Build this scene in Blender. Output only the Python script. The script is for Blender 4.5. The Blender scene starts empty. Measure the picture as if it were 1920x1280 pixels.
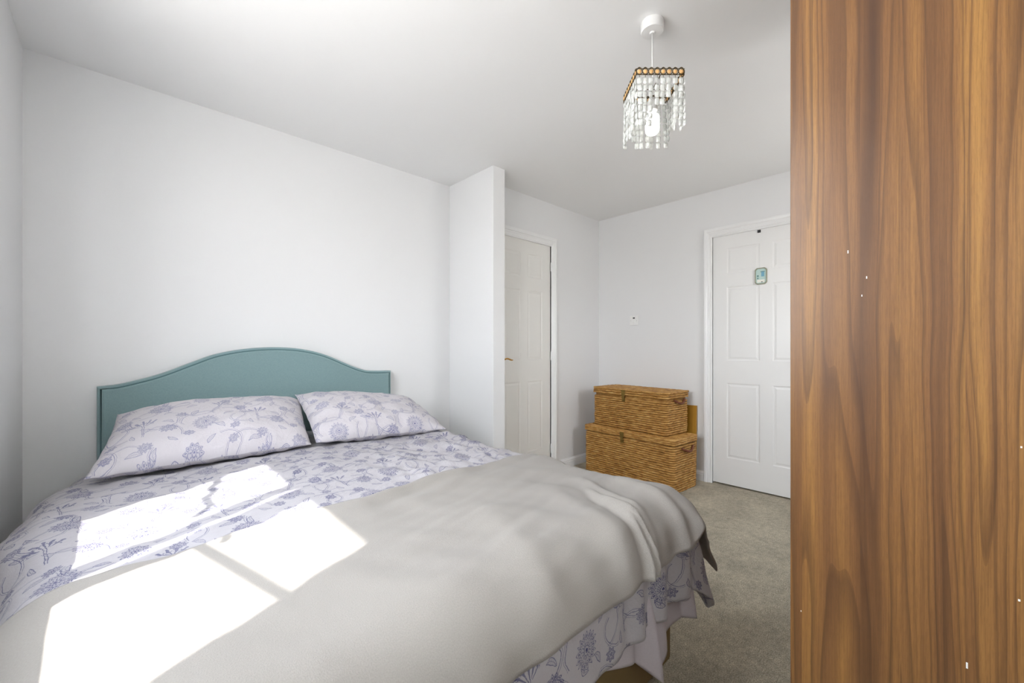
import bpy, bmesh, math, random
from mathutils import Vector, Matrix, noise
random.seed(7)
C = bpy.context.scene.collection
SC = bpy.context.scene
PI = math.pi

# ---------------------------------------------------------------- camera
CAM_H = 1.09
cd = bpy.data.cameras.new('camera')
cd.sensor_width = 36.0
cd.lens = 777 / 1920 * 36.0
cd.shift_y = 12 / 1920
cd.clip_start = 0.02
cam = bpy.data.objects.new('camera', cd)
C.objects.link(cam)
cam.location = (0, 0, CAM_H)
YAW = math.radians(46.4)
cam.rotation_euler = (PI / 2, 0, YAW - PI / 2)
SC.camera = cam
# ---------------------------------------------------------------- sky, sun, exposure
SC.view_settings.view_transform = 'Standard'
SC.view_settings.look = 'None'
SC.view_settings.gamma = 1
SC.view_settings.use_curve_mapping = False
SC.view_settings.exposure = 0.45
SKY_STRENGTH = 14.5
SUN_STRENGTH = 8.0
w = bpy.data.worlds.new('sky')
SC.world = w
w.use_nodes = True
wn = w.node_tree
wn.nodes.clear()
wo = wn.nodes.new('ShaderNodeOutputWorld')
wb = wn.nodes.new('ShaderNodeBackground')
wt = wn.nodes.new('ShaderNodeTexCoord')
ws = wn.nodes.new('ShaderNodeSeparateXYZ')
wr = wn.nodes.new('ShaderNodeValToRGB')
wm = wn.nodes.new('ShaderNodeMapRange')
wm.inputs[1].default_value = -1
wm.inputs[2].default_value = 1
wn.links.new(wt.outputs['Generated'], ws.inputs[0])
wn.links.new(ws.outputs[2], wm.inputs[0])
wn.links.new(wm.outputs[0], wr.inputs[0])
wn.links.new(wr.outputs[0], wb.inputs[0])
wn.links.new(wb.outputs[0], wo.inputs[0])
wr.color_ramp.elements[0].position = 0.47
wr.color_ramp.elements[0].color = (0.66, 0.65, 0.63, 1)
wr.color_ramp.elements[1].position = 0.53
wr.color_ramp.elements[1].color = (0.96, 0.98, 1.0, 1)
e_ = wr.color_ramp.elements.new(1.0)
e_.color = (0.80, 0.88, 1.0, 1)
wb.inputs[1].default_value = SKY_STRENGTH
sd = bpy.data.lights.new('sun', 'SUN')
sd.energy = SUN_STRENGTH
sd.angle = math.radians(0.6)
sd.color = (1.0, 0.965, 0.91)
sun = bpy.data.objects.new('sun', sd)
C.objects.link(sun)
SUN_DIR = Vector((1, 0.52, -1.74)).normalized()
sun.rotation_euler = SUN_DIR.to_track_quat('-Z', 'Y').to_euler()
sun.location = (-3, -1, 5)
pd = bpy.data.lights.new('window_portal', 'AREA')
pd.shape = 'RECTANGLE'
pd.size = 1.12
pd.size_y = 1.20
pd.cycles.is_portal = True
portal = bpy.data.objects.new('window_portal', pd)
C.objects.link(portal)
portal.location = (-0.465, 1.02, 1.58)
portal.rotation_euler = (0, -PI / 2, 0)

pd2 = bpy.data.lights.new('window_portal', 'AREA')  # portal of the added fill window beyond the wardrobe
pd2.shape = 'RECTANGLE'
pd2.size = 0.70
pd2.size_y = 0.72
pd2.cycles.is_portal = True
portal2 = bpy.data.objects.new('window_portal', pd2)
C.objects.link(portal2)
portal2.location = (2.64, -0.585, 1.50)
portal2.rotation_euler = (-PI / 2, 0, PI)


# ---------------------------------------------------------------- node helpers
def srgb(r, g, b):
    def f(c):
        c /= 255.0
        return c / 12.92 if c <= 0.04045 else ((c + 0.055) / 1.055) ** 2.4
    return (f(r), f(g), f(b), 1)


class NT:
    """small helper to write node trees as expressions"""
    def __init__(s, t):
        s.t = t

    def n(s, ty, **kw):
        x = s.t.nodes.new(ty)
        for k, v in kw.items():
            setattr(x, k, v)
        return x

    def put(s, inp, v):
        if isinstance(v, bpy.types.NodeSocket):
            s.t.links.new(v, inp)
        else:
            inp.default_value = v

    def m(s, op, a, b=None, c=None, clamp=False):
        x = s.n('ShaderNodeMath', operation=op, use_clamp=clamp)
        s.put(x.inputs[0], a)
        if b is not None:
            s.put(x.inputs[1], b)
        if c is not None:
            s.put(x.inputs[2], c)
        return x.outputs[0]

    def noise(s, vec, scale, detail=2, rough=0.5, dist=0.0):
        x = s.n('ShaderNodeTexNoise')
        if vec is not None:
            s.put(x.inputs['Vector'], vec)
        x.inputs['Scale'].default_value = scale
        x.inputs['Detail'].default_value = detail
        x.inputs['Roughness'].default_value = rough
        x.inputs['Distortion'].default_value = dist
        return x

    def mapping(s, vec, scale=(1, 1, 1), loc=(0, 0, 0), rot=(0, 0, 0)):
        x = s.n('ShaderNodeMapping')
        s.put(x.inputs[0], vec)
        x.inputs[1].default_value = loc
        x.inputs[2].default_value = rot
        x.inputs[3].default_value = scale
        return x.outputs[0]

    def ramp(s, fac, stops, interp='LINEAR'):
        x = s.n('ShaderNodeValToRGB')
        s.put(x.inputs[0], fac)
        cr = x.color_ramp
        cr.interpolation = interp
        while len(cr.elements) < len(stops):
            cr.elements.new(0.5)
        for e, (p, c) in zip(cr.elements, stops):
            e.position = p
            e.color = c
        return x.outputs[0]

    def mix(s, fac, a, b):
        x = s.n('ShaderNodeMix', data_type='RGBA')
        s.put(x.inputs[0], fac)
        s.put(x.inputs[6], a)
        s.put(x.inputs[7], b)
        return x.outputs[2]

    def bump(s, h, strength, dist):
        x = s.n('ShaderNodeBump')
        s.put(x.inputs['Height'], h)
        x.inputs['Strength'].default_value = strength
        x.inputs['Distance'].default_value = dist
        return x.outputs[0]


def new_mat(name, color=(0.8, 0.8, 0.8, 1), rough=0.6, spec=0.5, metal=0.0):
    m = bpy.data.materials.new(name)
    m.use_nodes = True
    b = m.node_tree.nodes['Principled BSDF']
    b.inputs['Base Color'].default_value = color
    b.inputs['Roughness'].default_value = rough
    b.inputs['Specular IOR Level'].default_value = spec
    b.inputs['Metallic'].default_value = metal
    return m, b, NT(m.node_tree)


def simple(name, col, rough=0.5, spec=0.4, metal=0.0, var=0.06, scale=20, bump=0.0, bscale=200, bdist=0.001):
    m, b, t = new_mat(name, col, rough, spec, metal)
    tc = t.n('ShaderNodeTexCoord').outputs['Object']
    nz = t.noise(tc, scale, 3).outputs[0]
    dark = tuple(c * (1 - var) for c in col[:3]) + (1,)
    lite = tuple(min(1, c * (1 + var)) for c in col[:3]) + (1,)
    t.put(b.inputs['Base Color'], t.mix(nz, dark, lite))
    if bump:
        t.put(b.inputs['Normal'], t.bump(t.noise(tc, bscale, 3).outputs[0], bump, bdist))
    return m


M = {}
M['wall'] = simple('wall_paint', (0.805, 0.808, 0.812, 1), 0.42, 0.42, var=0.008, scale=1.5, bump=0.12, bscale=55, bdist=0.0012)
M['ceiling'] = simple('ceiling_paint', (0.905, 0.905, 0.90, 1), 0.6, 0.25, var=0.006, scale=1.5, bump=0.1, bscale=70, bdist=0.001)
M['gloss'] = simple('white_gloss_paint', (0.86, 0.865, 0.865, 1), 0.32, 0.4, var=0.008, scale=3)
M['door'] = simple('white_door_paint', (0.85, 0.85, 0.842, 1), 0.38, 0.35, var=0.006, scale=2, bump=0.05, bscale=120, bdist=0.0008)
M['cream_door'] = simple('cream_door_paint', (0.83, 0.82, 0.785, 1), 0.38, 0.35, var=0.006, scale=2, bump=0.05, bscale=120, bdist=0.0008)
M['plastic'] = simple('white_plastic', (0.86, 0.86, 0.85, 1), 0.3, 0.5, var=0.01)
M['black'] = simple('black_plastic', (0.012, 0.012, 0.014, 1), 0.4, 0.5)
M['brass'] = simple('brass', srgb(196, 150, 82), 0.28, 0.5, 1.0)
M['aged_brass'] = simple('aged_brass', srgb(140, 116, 62), 0.42, 0.5, 0.9, var=0.3, scale=60)
M['steel'] = simple('steel', srgb(190, 190, 190), 0.3, 0.5, 1.0)
M['pvc'] = simple('window_pvc', (0.85, 0.86, 0.86, 1), 0.3, 0.5, var=0.01)
M['mattress'] = simple('mattress_cloth', (0.72, 0.72, 0.72, 1), 0.8, 0.2)
M['divan'] = simple('divan_cloth', srgb(126, 106, 70), 0.6, 0.3, var=0.10, scale=6, bump=0.1, bscale=400)
M['leather'] = simple('brown_leather', srgb(112, 62, 38), 0.5, 0.4, var=0.25, scale=30)
M['mustard'] = simple('varnished_board', srgb(176, 130, 46), 0.35, 0.4, var=0.12, scale=8)


def carpet_mat():
    m, b, t = new_mat('carpet', rough=0.95, spec=0.1)
    tc = t.n('ShaderNodeTexCoord').outputs['Object']
    fine = t.noise(tc, 230, 4, 0.75).outputs[0]
    mid = t.noise(tc, 38, 3, 0.7).outputs[0]
    big = t.noise(tc, 5.5, 4, 0.6, 0.6).outputs[0]
    a = t.ramp(fine, [(0.30, srgb(130, 122, 104)), (0.5, srgb(196, 186, 166)), (0.70, srgb(244, 236, 218))])
    d = t.ramp(mid, [(0.3, (0.78, 0.78, 0.77, 1)), (0.7, (1.12, 1.12, 1.12, 1))])
    g = t.ramp(big, [(0.35, (0.84, 0.84, 0.84, 1)), (0.62, (1.08, 1.08, 1.07, 1))])
    x = t.n('ShaderNodeMix', data_type='RGBA', blend_type='MULTIPLY')
    x.inputs[0].default_value = 1
    t.put(x.inputs[6], a)
    t.put(x.inputs[7], d)
    y = t.n('ShaderNodeMix', data_type='RGBA', blend_type='MULTIPLY')
    y.inputs[0].default_value = 1
    t.put(y.inputs[6], x.outputs[2])
    t.put(y.inputs[7], g)
    t.put(b.inputs['Base Color'], y.outputs[2])
    h = t.m('ADD', fine, t.m('MULTIPLY', mid, 0.8))
    t.put(b.inputs['Normal'], t.bump(h, 0.9, 0.006))
    return m


M['carpet'] = carpet_mat()


def walnut_mat():
    m, b, t = new_mat('walnut_foil', rough=0.33, spec=0.4)
    tc = t.n('ShaderNodeTexCoord').outputs['Object']
    sep = t.n('ShaderNodeSeparateXYZ')
    t.put(sep.inputs[0], tc)
    # across = x + y (works on the side panel and on the doors), along = z
    across = t.m('ADD', sep.outputs[0], sep.outputs[1])
    along = sep.outputs[2]
    # stave strips of unequal width
    jit = t.m('MULTIPLY', t.m('SINE', t.m('MULTIPLY', across, 31.0)), 0.012)
    st = t.m('FLOOR', t.m('DIVIDE', t.m('ADD', across, jit), 0.072))
    wn_ = t.n('ShaderNodeTexWhiteNoise', noise_dimensions='1D')
    t.put(wn_.inputs['W'], st)
    rnd = wn_.outputs['Value']
    comb = t.n('ShaderNodeCombineXYZ')
    t.put(comb.inputs[0], across)
    t.put(comb.inputs[1], t.m('MULTIPLY', rnd, 7.3))
    t.put(comb.inputs[2], along)
    P = comb.outputs[0]
    warp = t.noise(t.mapping(P, (4, 1, 1.25)), 1.0, 2, 0.5).outputs[0]
    w2 = t.m('MULTIPLY', t.m('SUBTRACT', warp, 0.5), 0.060)
    ax = t.m('ADD', across, w2)
    comb2 = t.n('ShaderNodeCombineXYZ')
    t.put(comb2.inputs[0], ax)
    t.put(comb2.inputs[1], t.m('MULTIPLY', rnd, 3.1))
    t.put(comb2.inputs[2], t.m('MULTIPLY', along, 0.06))
    Q = comb2.outputs[0]
    bands = t.noise(t.mapping(Q, (24, 1, 4)), 1.0, 2, 0.5).outputs[0]
    rings_ = t.noise(t.mapping(Q, (15, 1, 5)), 1.0, 1, 0.4).outputs[0]
    fr_ = t.m('FRACT', t.m('MULTIPLY', rings_, 13.0))
    lines = t.noise(t.mapping(Q, (130, 1, 9)), 1.0, 4, 0.62).outputs[0]
    fib = t.noise(t.mapping(P, (420, 1, 7)), 1.0, 3, 0.7).outputs[0]
    pore = t.noise(t.mapping(P, (900, 1, 55)), 1.0, 2, 0.6).outputs[0]
    base = t.ramp(bands, [(0.24, srgb(88, 62, 42)), (0.42, srgb(122, 87, 54)), (0.56, srgb(138, 100, 58)), (0.76, srgb(168, 126, 68))])
    tint = t.mix(rnd, (0.74, 0.70, 0.70, 1), (1.10, 1.08, 1.02, 1))
    x = t.n('ShaderNodeMix', data_type='RGBA', blend_type='MULTIPLY')
    x.inputs[0].default_value = 1
    t.put(x.inputs[6], base)
    t.put(x.inputs[7], tint)
    lf = t.ramp(lines, [(0.34, (1, 1, 1, 1)), (0.47, (0.0, 0.0, 0.0, 1))])
    c1 = t.mix(t.m('MULTIPLY', lf, 0.42), x.outputs[2], srgb(64, 44, 32))
    rg = t.ramp(fr_, [(0.0, (0.55, 0.55, 0.55, 1)), (0.06, (1, 1, 1, 1)), (0.45, (0.0, 0.0, 0.0, 1)), (0.97, (0.10, 0.10, 0.10, 1))])
    c1 = t.mix(t.m('MULTIPLY', rg, 0.55), c1, srgb(66, 45, 33))
    ff = t.ramp(fib, [(0.35, (1, 1, 1, 1)), (0.6, (0, 0, 0, 1))])
    c2 = t.mix(t.m('MULTIPLY', ff, 0.38), c1, srgb(84, 56, 36))
    pf = t.ramp(pore, [(0.40, (1, 1, 1, 1)), (0.50, (0, 0, 0, 1))])
    c3 = t.mix(t.m('MULTIPLY', pf, 0.14), c2, srgb(70, 46, 30))
    t.put(b.inputs['Base Color'], c3)
    t.put(b.inputs['Roughness'], t.m('ADD', t.m('MULTIPLY', fib, 0.08), 0.30))
    t.put(b.inputs['Normal'], t.bump(fib, 0.05, 0.0006))
    return m


M['walnut'] = walnut_mat()


def fleece_mat():
    m, b, t = new_mat('fleece', rough=0.95, spec=0.08)
    tc = t.n('ShaderNodeTexCoord').outputs['UV']
    f1 = t.noise(tc, 420, 3, 0.7).outputs[0]
    f2 = t.noise(tc, 45, 3, 0.6).outputs[0]
    c = t.mix(f1, srgb(137, 133, 128), srgb(169, 164, 158))
    c = t.mix(t.m('MULTIPLY', f2, 0.25), c, srgb(152, 147, 141))
    t.put(b.inputs['Base Color'], c)
    b.inputs['Sheen Weight'].default_value = 0.12
    b.inputs['Sheen Roughness'].default_value = 0.6
    t.put(b.inputs['Normal'], t.bump(t.m('ADD', f1, t.m('MULTIPLY', f2, 0.6)), 0.35, 0.003))
    return m


M['fleece'] = fleece_mat()


def headboard_mat():
    m, b, t = new_mat('teal_fabric', rough=0.8, spec=0.2)
    tc = t.n('ShaderNodeTexCoord').outputs['Object']
    a = t.noise(t.mapping(tc, (1, 1, 0.12)), 900, 2).outputs[0]
    d = t.noise(t.mapping(tc, (0.12, 1, 1)), 900, 2).outputs[0]
    wv = t.m('MULTIPLY', t.m('ADD', a, d), 0.5)
    c = t.mix(wv, srgb(106, 134, 138), srgb(148, 172, 172))
    t.put(b.inputs['Base Color'], c)
    b.inputs['Sheen Weight'].default_value = 0.3
    t.put(b.inputs['Normal'], t.bump(wv, 0.4, 0.001))
    return m


M['teal'] = headboard_mat()
M['teal_piping'] = simple('teal_piping', srgb(92, 122, 126), 0.7, 0.2)


def sheet_mat():
    m, b, t = new_mat('sheet_cotton', srgb(190, 183, 188), 0.85, 0.15)
    tc = t.n('ShaderNodeTexCoord').outputs['UV']
    t.put(b.inputs['Normal'], t.bump(t.noise(tc, 14, 4, 0.6).outputs[0], 0.25, 0.01))
    f = t.noise(tc, 300, 2).outputs[0]
    t.put(b.inputs['Base Color'], t.mix(f, srgb(182, 175, 180), srgb(196, 189, 194)))
    return m


M['sheet'] = sheet_mat()


def wicker_mat(name, cols):
    m, b, t = new_mat(name, rough=0.55, spec=0.3)
    tc = t.n('ShaderNodeTexCoord').outputs['Object']
    a = t.noise(t.mapping(tc, (16, 16, 90), rot=(0, 0, 0)), 1.0, 4, 0.7, 0.4).outputs[0]
    d = t.noise(t.mapping(tc, (1, 1, 1)), 6, 3, 0.6).outputs[0]
    f = t.noise(t.mapping(tc, (190, 190, 600)), 1.0, 2, 0.6).outputs[0]
    mixv = t.m('ADD', t.m('MULTIPLY', a, 0.72), t.m('ADD', t.m('MULTIPLY', d, 0.12), t.m('MULTIPLY', f, 0.16)))
    c = t.ramp(mixv, [(0.33, cols[0]), (0.45, cols[1]), (0.55, cols[2]), (0.68, cols[3])])
    t.put(b.inputs['Base Color'], c)
    t.put(b.inputs['Normal'], t.bump(f, 0.4, 0.002))
    return m


WC = [srgb(106, 68, 30), srgb(168, 120, 60), srgb(198, 152, 86), srgb(224, 188, 128)]
M['wicker'] = wicker_mat('woven_rush', WC)


# ---- printed cotton: block-printed flowers, drawn by maths in cloth (UV) space
def group(name, ins, build):
    g = bpy.data.node_groups.new(name, 'ShaderNodeTree')
    for nm, ty in ins:
        g.interface.new_socket(nm, in_out='INPUT', socket_type=ty)
    g.interface.new_socket('Mask', in_out='OUTPUT', socket_type='NodeSocketFloat')
    t = NT(g)
    gi = t.n('NodeGroupInput')
    go = t.n('NodeGroupOutput')
    t.put(go.inputs[0], build(t, gi))
    return g


TILE = 0.42


def local_xy(t, gi):
    """wrapped position relative to a motif centre, rotated; sockets Vector, CX, CY, Rot"""
    sp = t.n('ShaderNodeSeparateXYZ')
    t.put(sp.inputs[0], gi.outputs[0])
    out = []
    for i, k in ((0, 1), (1, 2)):
        d = t.m('SUBTRACT', sp.outputs[i], gi.outputs[k])
        d = t.m('FRACT', t.m('ADD', t.m('DIVIDE', d, TILE), 0.5))
        out.append(t.m('MULTIPLY', t.m('SUBTRACT', d, 0.5), TILE))
    x, y = out
    c = t.m('COSINE', gi.outputs[3])
    s = t.m('SINE', gi.outputs[3])
    xr = t.m('ADD', t.m('MULTIPLY', x, c), t.m('MULTIPLY', y, s))
    yr = t.m('SUBTRACT', t.m('MULTIPLY', y, c), t.m('MULTIPLY', x, s))
    return xr, yr


def line(t, v, wd):
    return t.m('SUBTRACT', 1.0, t.m('DIVIDE', t.m('ABSOLUTE', v), wd), clamp=True)


def sstep(t, v, a, b_):
    x = t.n('ShaderNodeMapRange', interpolation_type='LINEAR')
    t.put(x.inputs[0], v)
    x.inputs[1].default_value = a
    x.inputs[2].default_value = b_
    return x.outputs[0]


BASE_IN = [('Vector', 'NodeSocketVector'), ('CX', 'NodeSocketFloat'), ('CY', 'NodeSocketFloat'), ('Rot', 'NodeSocketFloat')]


def b_flower(t, gi):
    x, y = local_xy(t, gi)
    R, N = gi.outputs[4], gi.outputs[5]
    r = t.m('DIVIDE', t.m('SQRT', t.m('ADD', t.m('MULTIPLY', x, x), t.m('MULTIPLY', y, y))), R)
    th = t.m('ARCTAN2', y, x)
    lw = t.m('DIVIDE', 0.0024, R)
    cn = t.m('COSINE', t.m('MULTIPLY', th, N))
    a = line(t, t.m('SUBTRACT', r, 0.2), lw)
    sc = t.m('ABSOLUTE', t.m('SINE', t.m('MULTIPLY', th, t.m('MULTIPLY', N, 0.5))))
    p1 = line(t, t.m('SUBTRACT', r, t.m('ADD', 0.44, t.m('MULTIPLY', sc, 0.13))), lw)
    p2 = line(t, t.m('SUBTRACT', r, t.m('ADD', 0.80, t.m('MULTIPLY', cn, 0.14))), t.m('MULTIPLY', lw, 1.25))
    band = t.m('MULTIPLY', t.m('GREATER_THAN', r, 0.6), t.m('LESS_THAN', r, 0.78))
    spk = t.m('MULTIPLY', band, t.m('GREATER_THAN', cn, 0.55))
    dots = t.m('MULTIPLY', t.m('MULTIPLY', t.m('GREATER_THAN', r, 0.25), t.m('LESS_THAN', r, 0.38)), t.m('GREATER_THAN', cn, 0.3))
    ctr = t.m('LESS_THAN', r, 0.09)
    fill = t.m('MULTIPLY', t.m('LESS_THAN', r, 0.86), 0.16)
    o = t.m('MAXIMUM', a, p1)
    for q in (p2, t.m('MULTIPLY', spk, 0.8), t.m('MULTIPLY', dots, 0.8), ctr, fill):
        o = t.m('MAXIMUM', o, q)
    return o


def b_arc(t, gi):
    x, y = local_xy(t, gi)
    R, H = gi.outputs[4], gi.outputs[5]      # radius, cosine of half opening
    r = t.m('SQRT', t.m('ADD', t.m('MULTIPLY', x, x), t.m('MULTIPLY', y, y)))
    ok = t.m('GREATER_THAN', t.m('DIVIDE', x, r), H)
    l1 = line(t, t.m('SUBTRACT', r, R), 0.0019)
    l2 = t.m('MULTIPLY', line(t, t.m('SUBTRACT', r, t.m('ADD', R, 0.006)), 0.0014), 0.7)
    return t.m('MULTIPLY', ok, t.m('MAXIMUM', l1, l2))


def b_leaf(t, gi):
    x, y = local_xy(t, gi)
    L, W = gi.outputs[4], gi.outputs[5]
    u = t.m('DIVIDE', x, L)
    yb = t.m('ADD', y, t.m('MULTIPLY', t.m('MULTIPLY', u, u), t.m('MULTIPLY', W, 0.8)))
    prof = t.m('MULTIPLY', W, t.m('SUBTRACT', 1.0, t.m('MULTIPLY', u, u)))
    inside = t.m('LESS_THAN', t.m('ABSOLUTE', u), 1.0)
    edge = line(t, t.m('SUBTRACT', t.m('ABSOLUTE', yb), prof), 0.0018)
    rib = t.m('MULTIPLY', line(t, yb, 0.0012), 0.8)
    hatch = t.m('MULTIPLY', t.m('LESS_THAN', t.m('ABSOLUTE', yb), prof), t.m('GREATER_THAN', t.m('SINE', t.m('ADD', t.m('MULTIPLY', x, 1100.0), t.m('MULTIPLY', yb, 900.0))), 0.55))
    o = t.m('MAXIMUM', edge, t.m('MAXIMUM', rib, t.m('MULTIPLY', hatch, 0.45)))
    return t.m('MULTIPLY', inside, o)


def b_fan(t, gi):
    x, y = local_xy(t, gi)
    R, N = gi.outputs[4], gi.outputs[5]
    r = t.m('DIVIDE', t.m('SQRT', t.m('ADD', t.m('MULTIPLY', x, x), t.m('MULTIPLY', y, y))), R)
    th = t.m('ARCTAN2', x, y)                # zero straight up
    inf = t.m('LESS_THAN', t.m('ABSOLUTE', th), 1.25)
    s = t.m('SINE', t.m('ADD', t.m('MULTIPLY', th, N), t.m('MULTIPLY', r, 1.6)))
    ray = t.m('MULTIPLY', t.m('MULTIPLY', t.m('GREATER_THAN', r, 0.2), t.m('LESS_THAN', r, t.m('ADD', 0.88, t.m('MULTIPLY', s, 0.13)))), t.m('GREATER_THAN', s, 0.35))
    ray = t.m('MULTIPLY', t.m('MULTIPLY', inf, ray), 0.75)
    ring = t.m('MULTIPLY', inf, line(t, t.m('SUBTRACT', r, t.m('ADD', 0.55, t.m('MULTIPLY', t.m('ABSOLUTE', s), 0.12))), 0.05))
    stem = t.m('MULTIPLY', t.m('MULTIPLY', t.m('LESS_THAN', y, 0.012), t.m('GREATER_THAN', y, t.m('MULTIPLY', R, -1.5))),
               line(t, t.m('SUBTRACT', t.m('ABSOLUTE', x), 0.0028), 0.0018))
    return t.m('MAXIMUM', ray, t.m('MAXIMUM', ring, stem))


EXT = [('R', 'NodeSocketFloat'), ('N', 'NodeSocketFloat')]
G_FLOWER = group('print_flower', BASE_IN + EXT, b_flower)
G_ARC = group('print_stem', BASE_IN + EXT, b_arc)
G_LEAF = group('print_leaf', BASE_IN + EXT, b_leaf)
G_FAN = group('print_fan', BASE_IN + EXT, b_fan)


def floral_mat(name, ground, ink, strength, seed_shift=(0, 0, 0), scale=1.0, coarse=0.0):
    m, b, t = new_mat(name, ground, 0.8, 0.15)
    uv = t.n('ShaderNodeTexCoord').outputs['UV']
    uvm = t.mapping(uv, (scale, scale, 1), loc=seed_shift)
    wn1 = t.noise(uvm, 22, 2, 0.6)
    off = t.n('ShaderNodeVectorMath', operation='MULTIPLY_ADD')
    t.put(off.inputs[0], wn1.outputs['Color'])
    off.inputs[1].default_value = (0.018, 0.018, 0)
    t.put(off.inputs[2], uvm)
    V = off.outputs[0]

    def use(g, cx, cy, rot, r, n):
        x = t.n('ShaderNodeGroup')
        x.node_tree = g
        t.put(x.inputs[0], V)
        for i, v in enumerate((cx, cy, rot, r, n)):
            x.inputs[i + 1].default_value = v
        return x.outputs[0]
    parts = []
    for a in [(.075, .10, 0, .052, 17), (.315, .305, .2, .047, 15), (.205, .215, 0, .028, 9), (.365, .075, 0, .034, 11),
              (.045, .345, 0, .036, 10), (.185, .385, 0, .020, 8), (.40, .19, 0, .022, 8), (.19, .03, 0, .020, 7), (.14, .315, 0, .022, 9), (.30, .40, 0, .024, 10), (.02, .02, 0, .020, 8)]:
        parts.append(use(G_FLOWER, *a))
    for a in [(.275, .135, .12, .060, 14), (.12, .255, -.35, .052, 12)]:
        parts.append(use(G_FAN, *a))
    for a in [(.14, .13, 0.3, .085, .2), (.30, .22, 2.6, .08, .1), (.05, .24, -1.0, .07, .0), (.24, .34, 1.9, .075, .15),
              (.38, .36, -2.2, .06, .1), (.34, .02, 1.2, .075, .3), (.22, .10, -2.6, .05, .2), (.40, .27, 2.9, .055, .0), (.16, .37, .4, .055, -.1), (.05, .13, 2.2, .065, .0), (.33, .14, -1.2, .06, .0), (.26, .27, -.3, .05, .1)]:
        parts.append(use(G_ARC, *a))
    for a in [(.155, .165, .7, .026, .008), (.235, .26, 2.2, .028, .008), (.025, .20, 1.3, .025, .009), (.36, .14, -.5, .024, .008),
              (.27, .375, .2, .027, .009), (.10, .40, 1.0, .024, .008), (.385, .415, 2.5, .022, .007), (.135, .055, -.8, .024, .008),
              (.25, .05, 1.9, .022, .007), (.345, .235, 1.0, .022, .007), (.01, .29, .3, .022, .009), (.19, .30, -.9, .024, .008), (.06, .05, 2.6, .022, .008), (.33, .36, 1.6, .024, .009), (.40, .33, .1, .020, .007), (.22, .16, 2.9, .022, .007)]:
        parts.append(use(G_LEAF, *a))
    o = parts[0]
    for q in parts[1:]:
        o = t.m('MAXIMUM', o, q)
    brk = t.noise(uvm, 160, 2, 0.7).outputs[0]
    brk = sstep(t, brk, 0.26, 0.44)
    big = t.noise(uvm, 9, 2).outputs[0]
    fac = t.m('MULTIPLY', t.m('MULTIPLY', o, brk), t.m('MULTIPLY', t.m('ADD', t.m('MULTIPLY', big, 0.7), 0.6), strength), clamp=True)
    t.put(b.inputs['Base Color'], t.mix(fac, ground, ink))
    weave = t.noise(uv, 700, 2).outputs[0]
    crumple = t.noise(uv, 26, 4, 0.6, 0.4).outputs[0]
    h = t.m('ADD', t.m('MULTIPLY', crumple, 1.0), t.m('MULTIPLY', weave, 0.03))
    t.put(b.inputs['Normal'], t.bump(h, 0.5, 0.010))
    b.inputs['Sheen Weight'].default_value = 0.1
    return m


M['floral'] = floral_mat('printed_duvet_cotton', srgb(176, 173, 177), srgb(52, 56, 104), 1.0, scale=1.2)
M['floral_pillow'] = floral_mat('printed_pillow_cotton', srgb(196, 192, 196), srgb(74, 80, 134), 0.8, (0.13, 0.31, 0), 1.08)
M['floral_pillow2'] = floral_mat('printed_pillow_cotton_b', srgb(196, 192, 196), srgb(74, 80, 134), 0.8, (0.37, 0.05, 0), 1.08)


# ---------------------------------------------------------------- mesh helpers
def mesh_obj(name, verts, faces, mat, parent=None, smooth=False, uvs=None, loc=None):
    me = bpy.data.meshes.new(name)
    me.from_pydata([tuple(v) for v in verts], [], faces)
    if uvs is not None:
        ul = me.uv_layers.new(name='UVMap')
        for l in me.loops:
            ul.data[l.index].uv = uvs[l.vertex_index]
    if smooth:
        me.polygons.foreach_set('use_smooth', [True] * len(me.polygons))
    me.materials.append(mat)
    me.update()
    o = bpy.data.objects.new(name, me)
    C.objects.link(o)
    if parent:
        o.parent = parent
    if loc:
        o.location = loc
    return o


def bm_obj(name, bm, mat, parent=None, smooth=False, loc=None):
    bmesh.ops.recalc_face_normals(bm, faces=bm.faces)
    me = bpy.data.meshes.new(name)
    bm.to_mesh(me)
    bm.free()
    if smooth:
        me.polygons.foreach_set('use_smooth', [True] * len(me.polygons))
    me.materials.append(mat)
    o = bpy.data.objects.new(name, me)
    C.objects.link(o)
    if parent:
        o.parent = parent
    if loc:
        o.location = loc
    return o


def bm_box(bm, x0, x1, y0, y1, z0, z1, bev=0.0, seg=2):
    r = bmesh.ops.create_cube(bm, size=1)
    vs = r['verts']
    for v in vs:
        v.co = Vector(((x0 + x1) / 2 + v.co.x * (x1 - x0), (y0 + y1) / 2 + v.co.y * (y1 - y0), (z0 + z1) / 2 + v.co.z * (z1 - z0)))
    if bev:
        es = list({e for v in vs for e in v.link_edges})
        bmesh.ops.bevel(bm, geom=es, offset=bev, segments=seg, affect='EDGES', profile=0.5)


def box(name, b, mat, parent=None, bev=0.0, seg=2, loc=None):
    bm = bmesh.new()
    bm_box(bm, *b, bev=bev, seg=seg)
    return bm_obj(name, bm, mat, parent, loc=loc)


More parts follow.
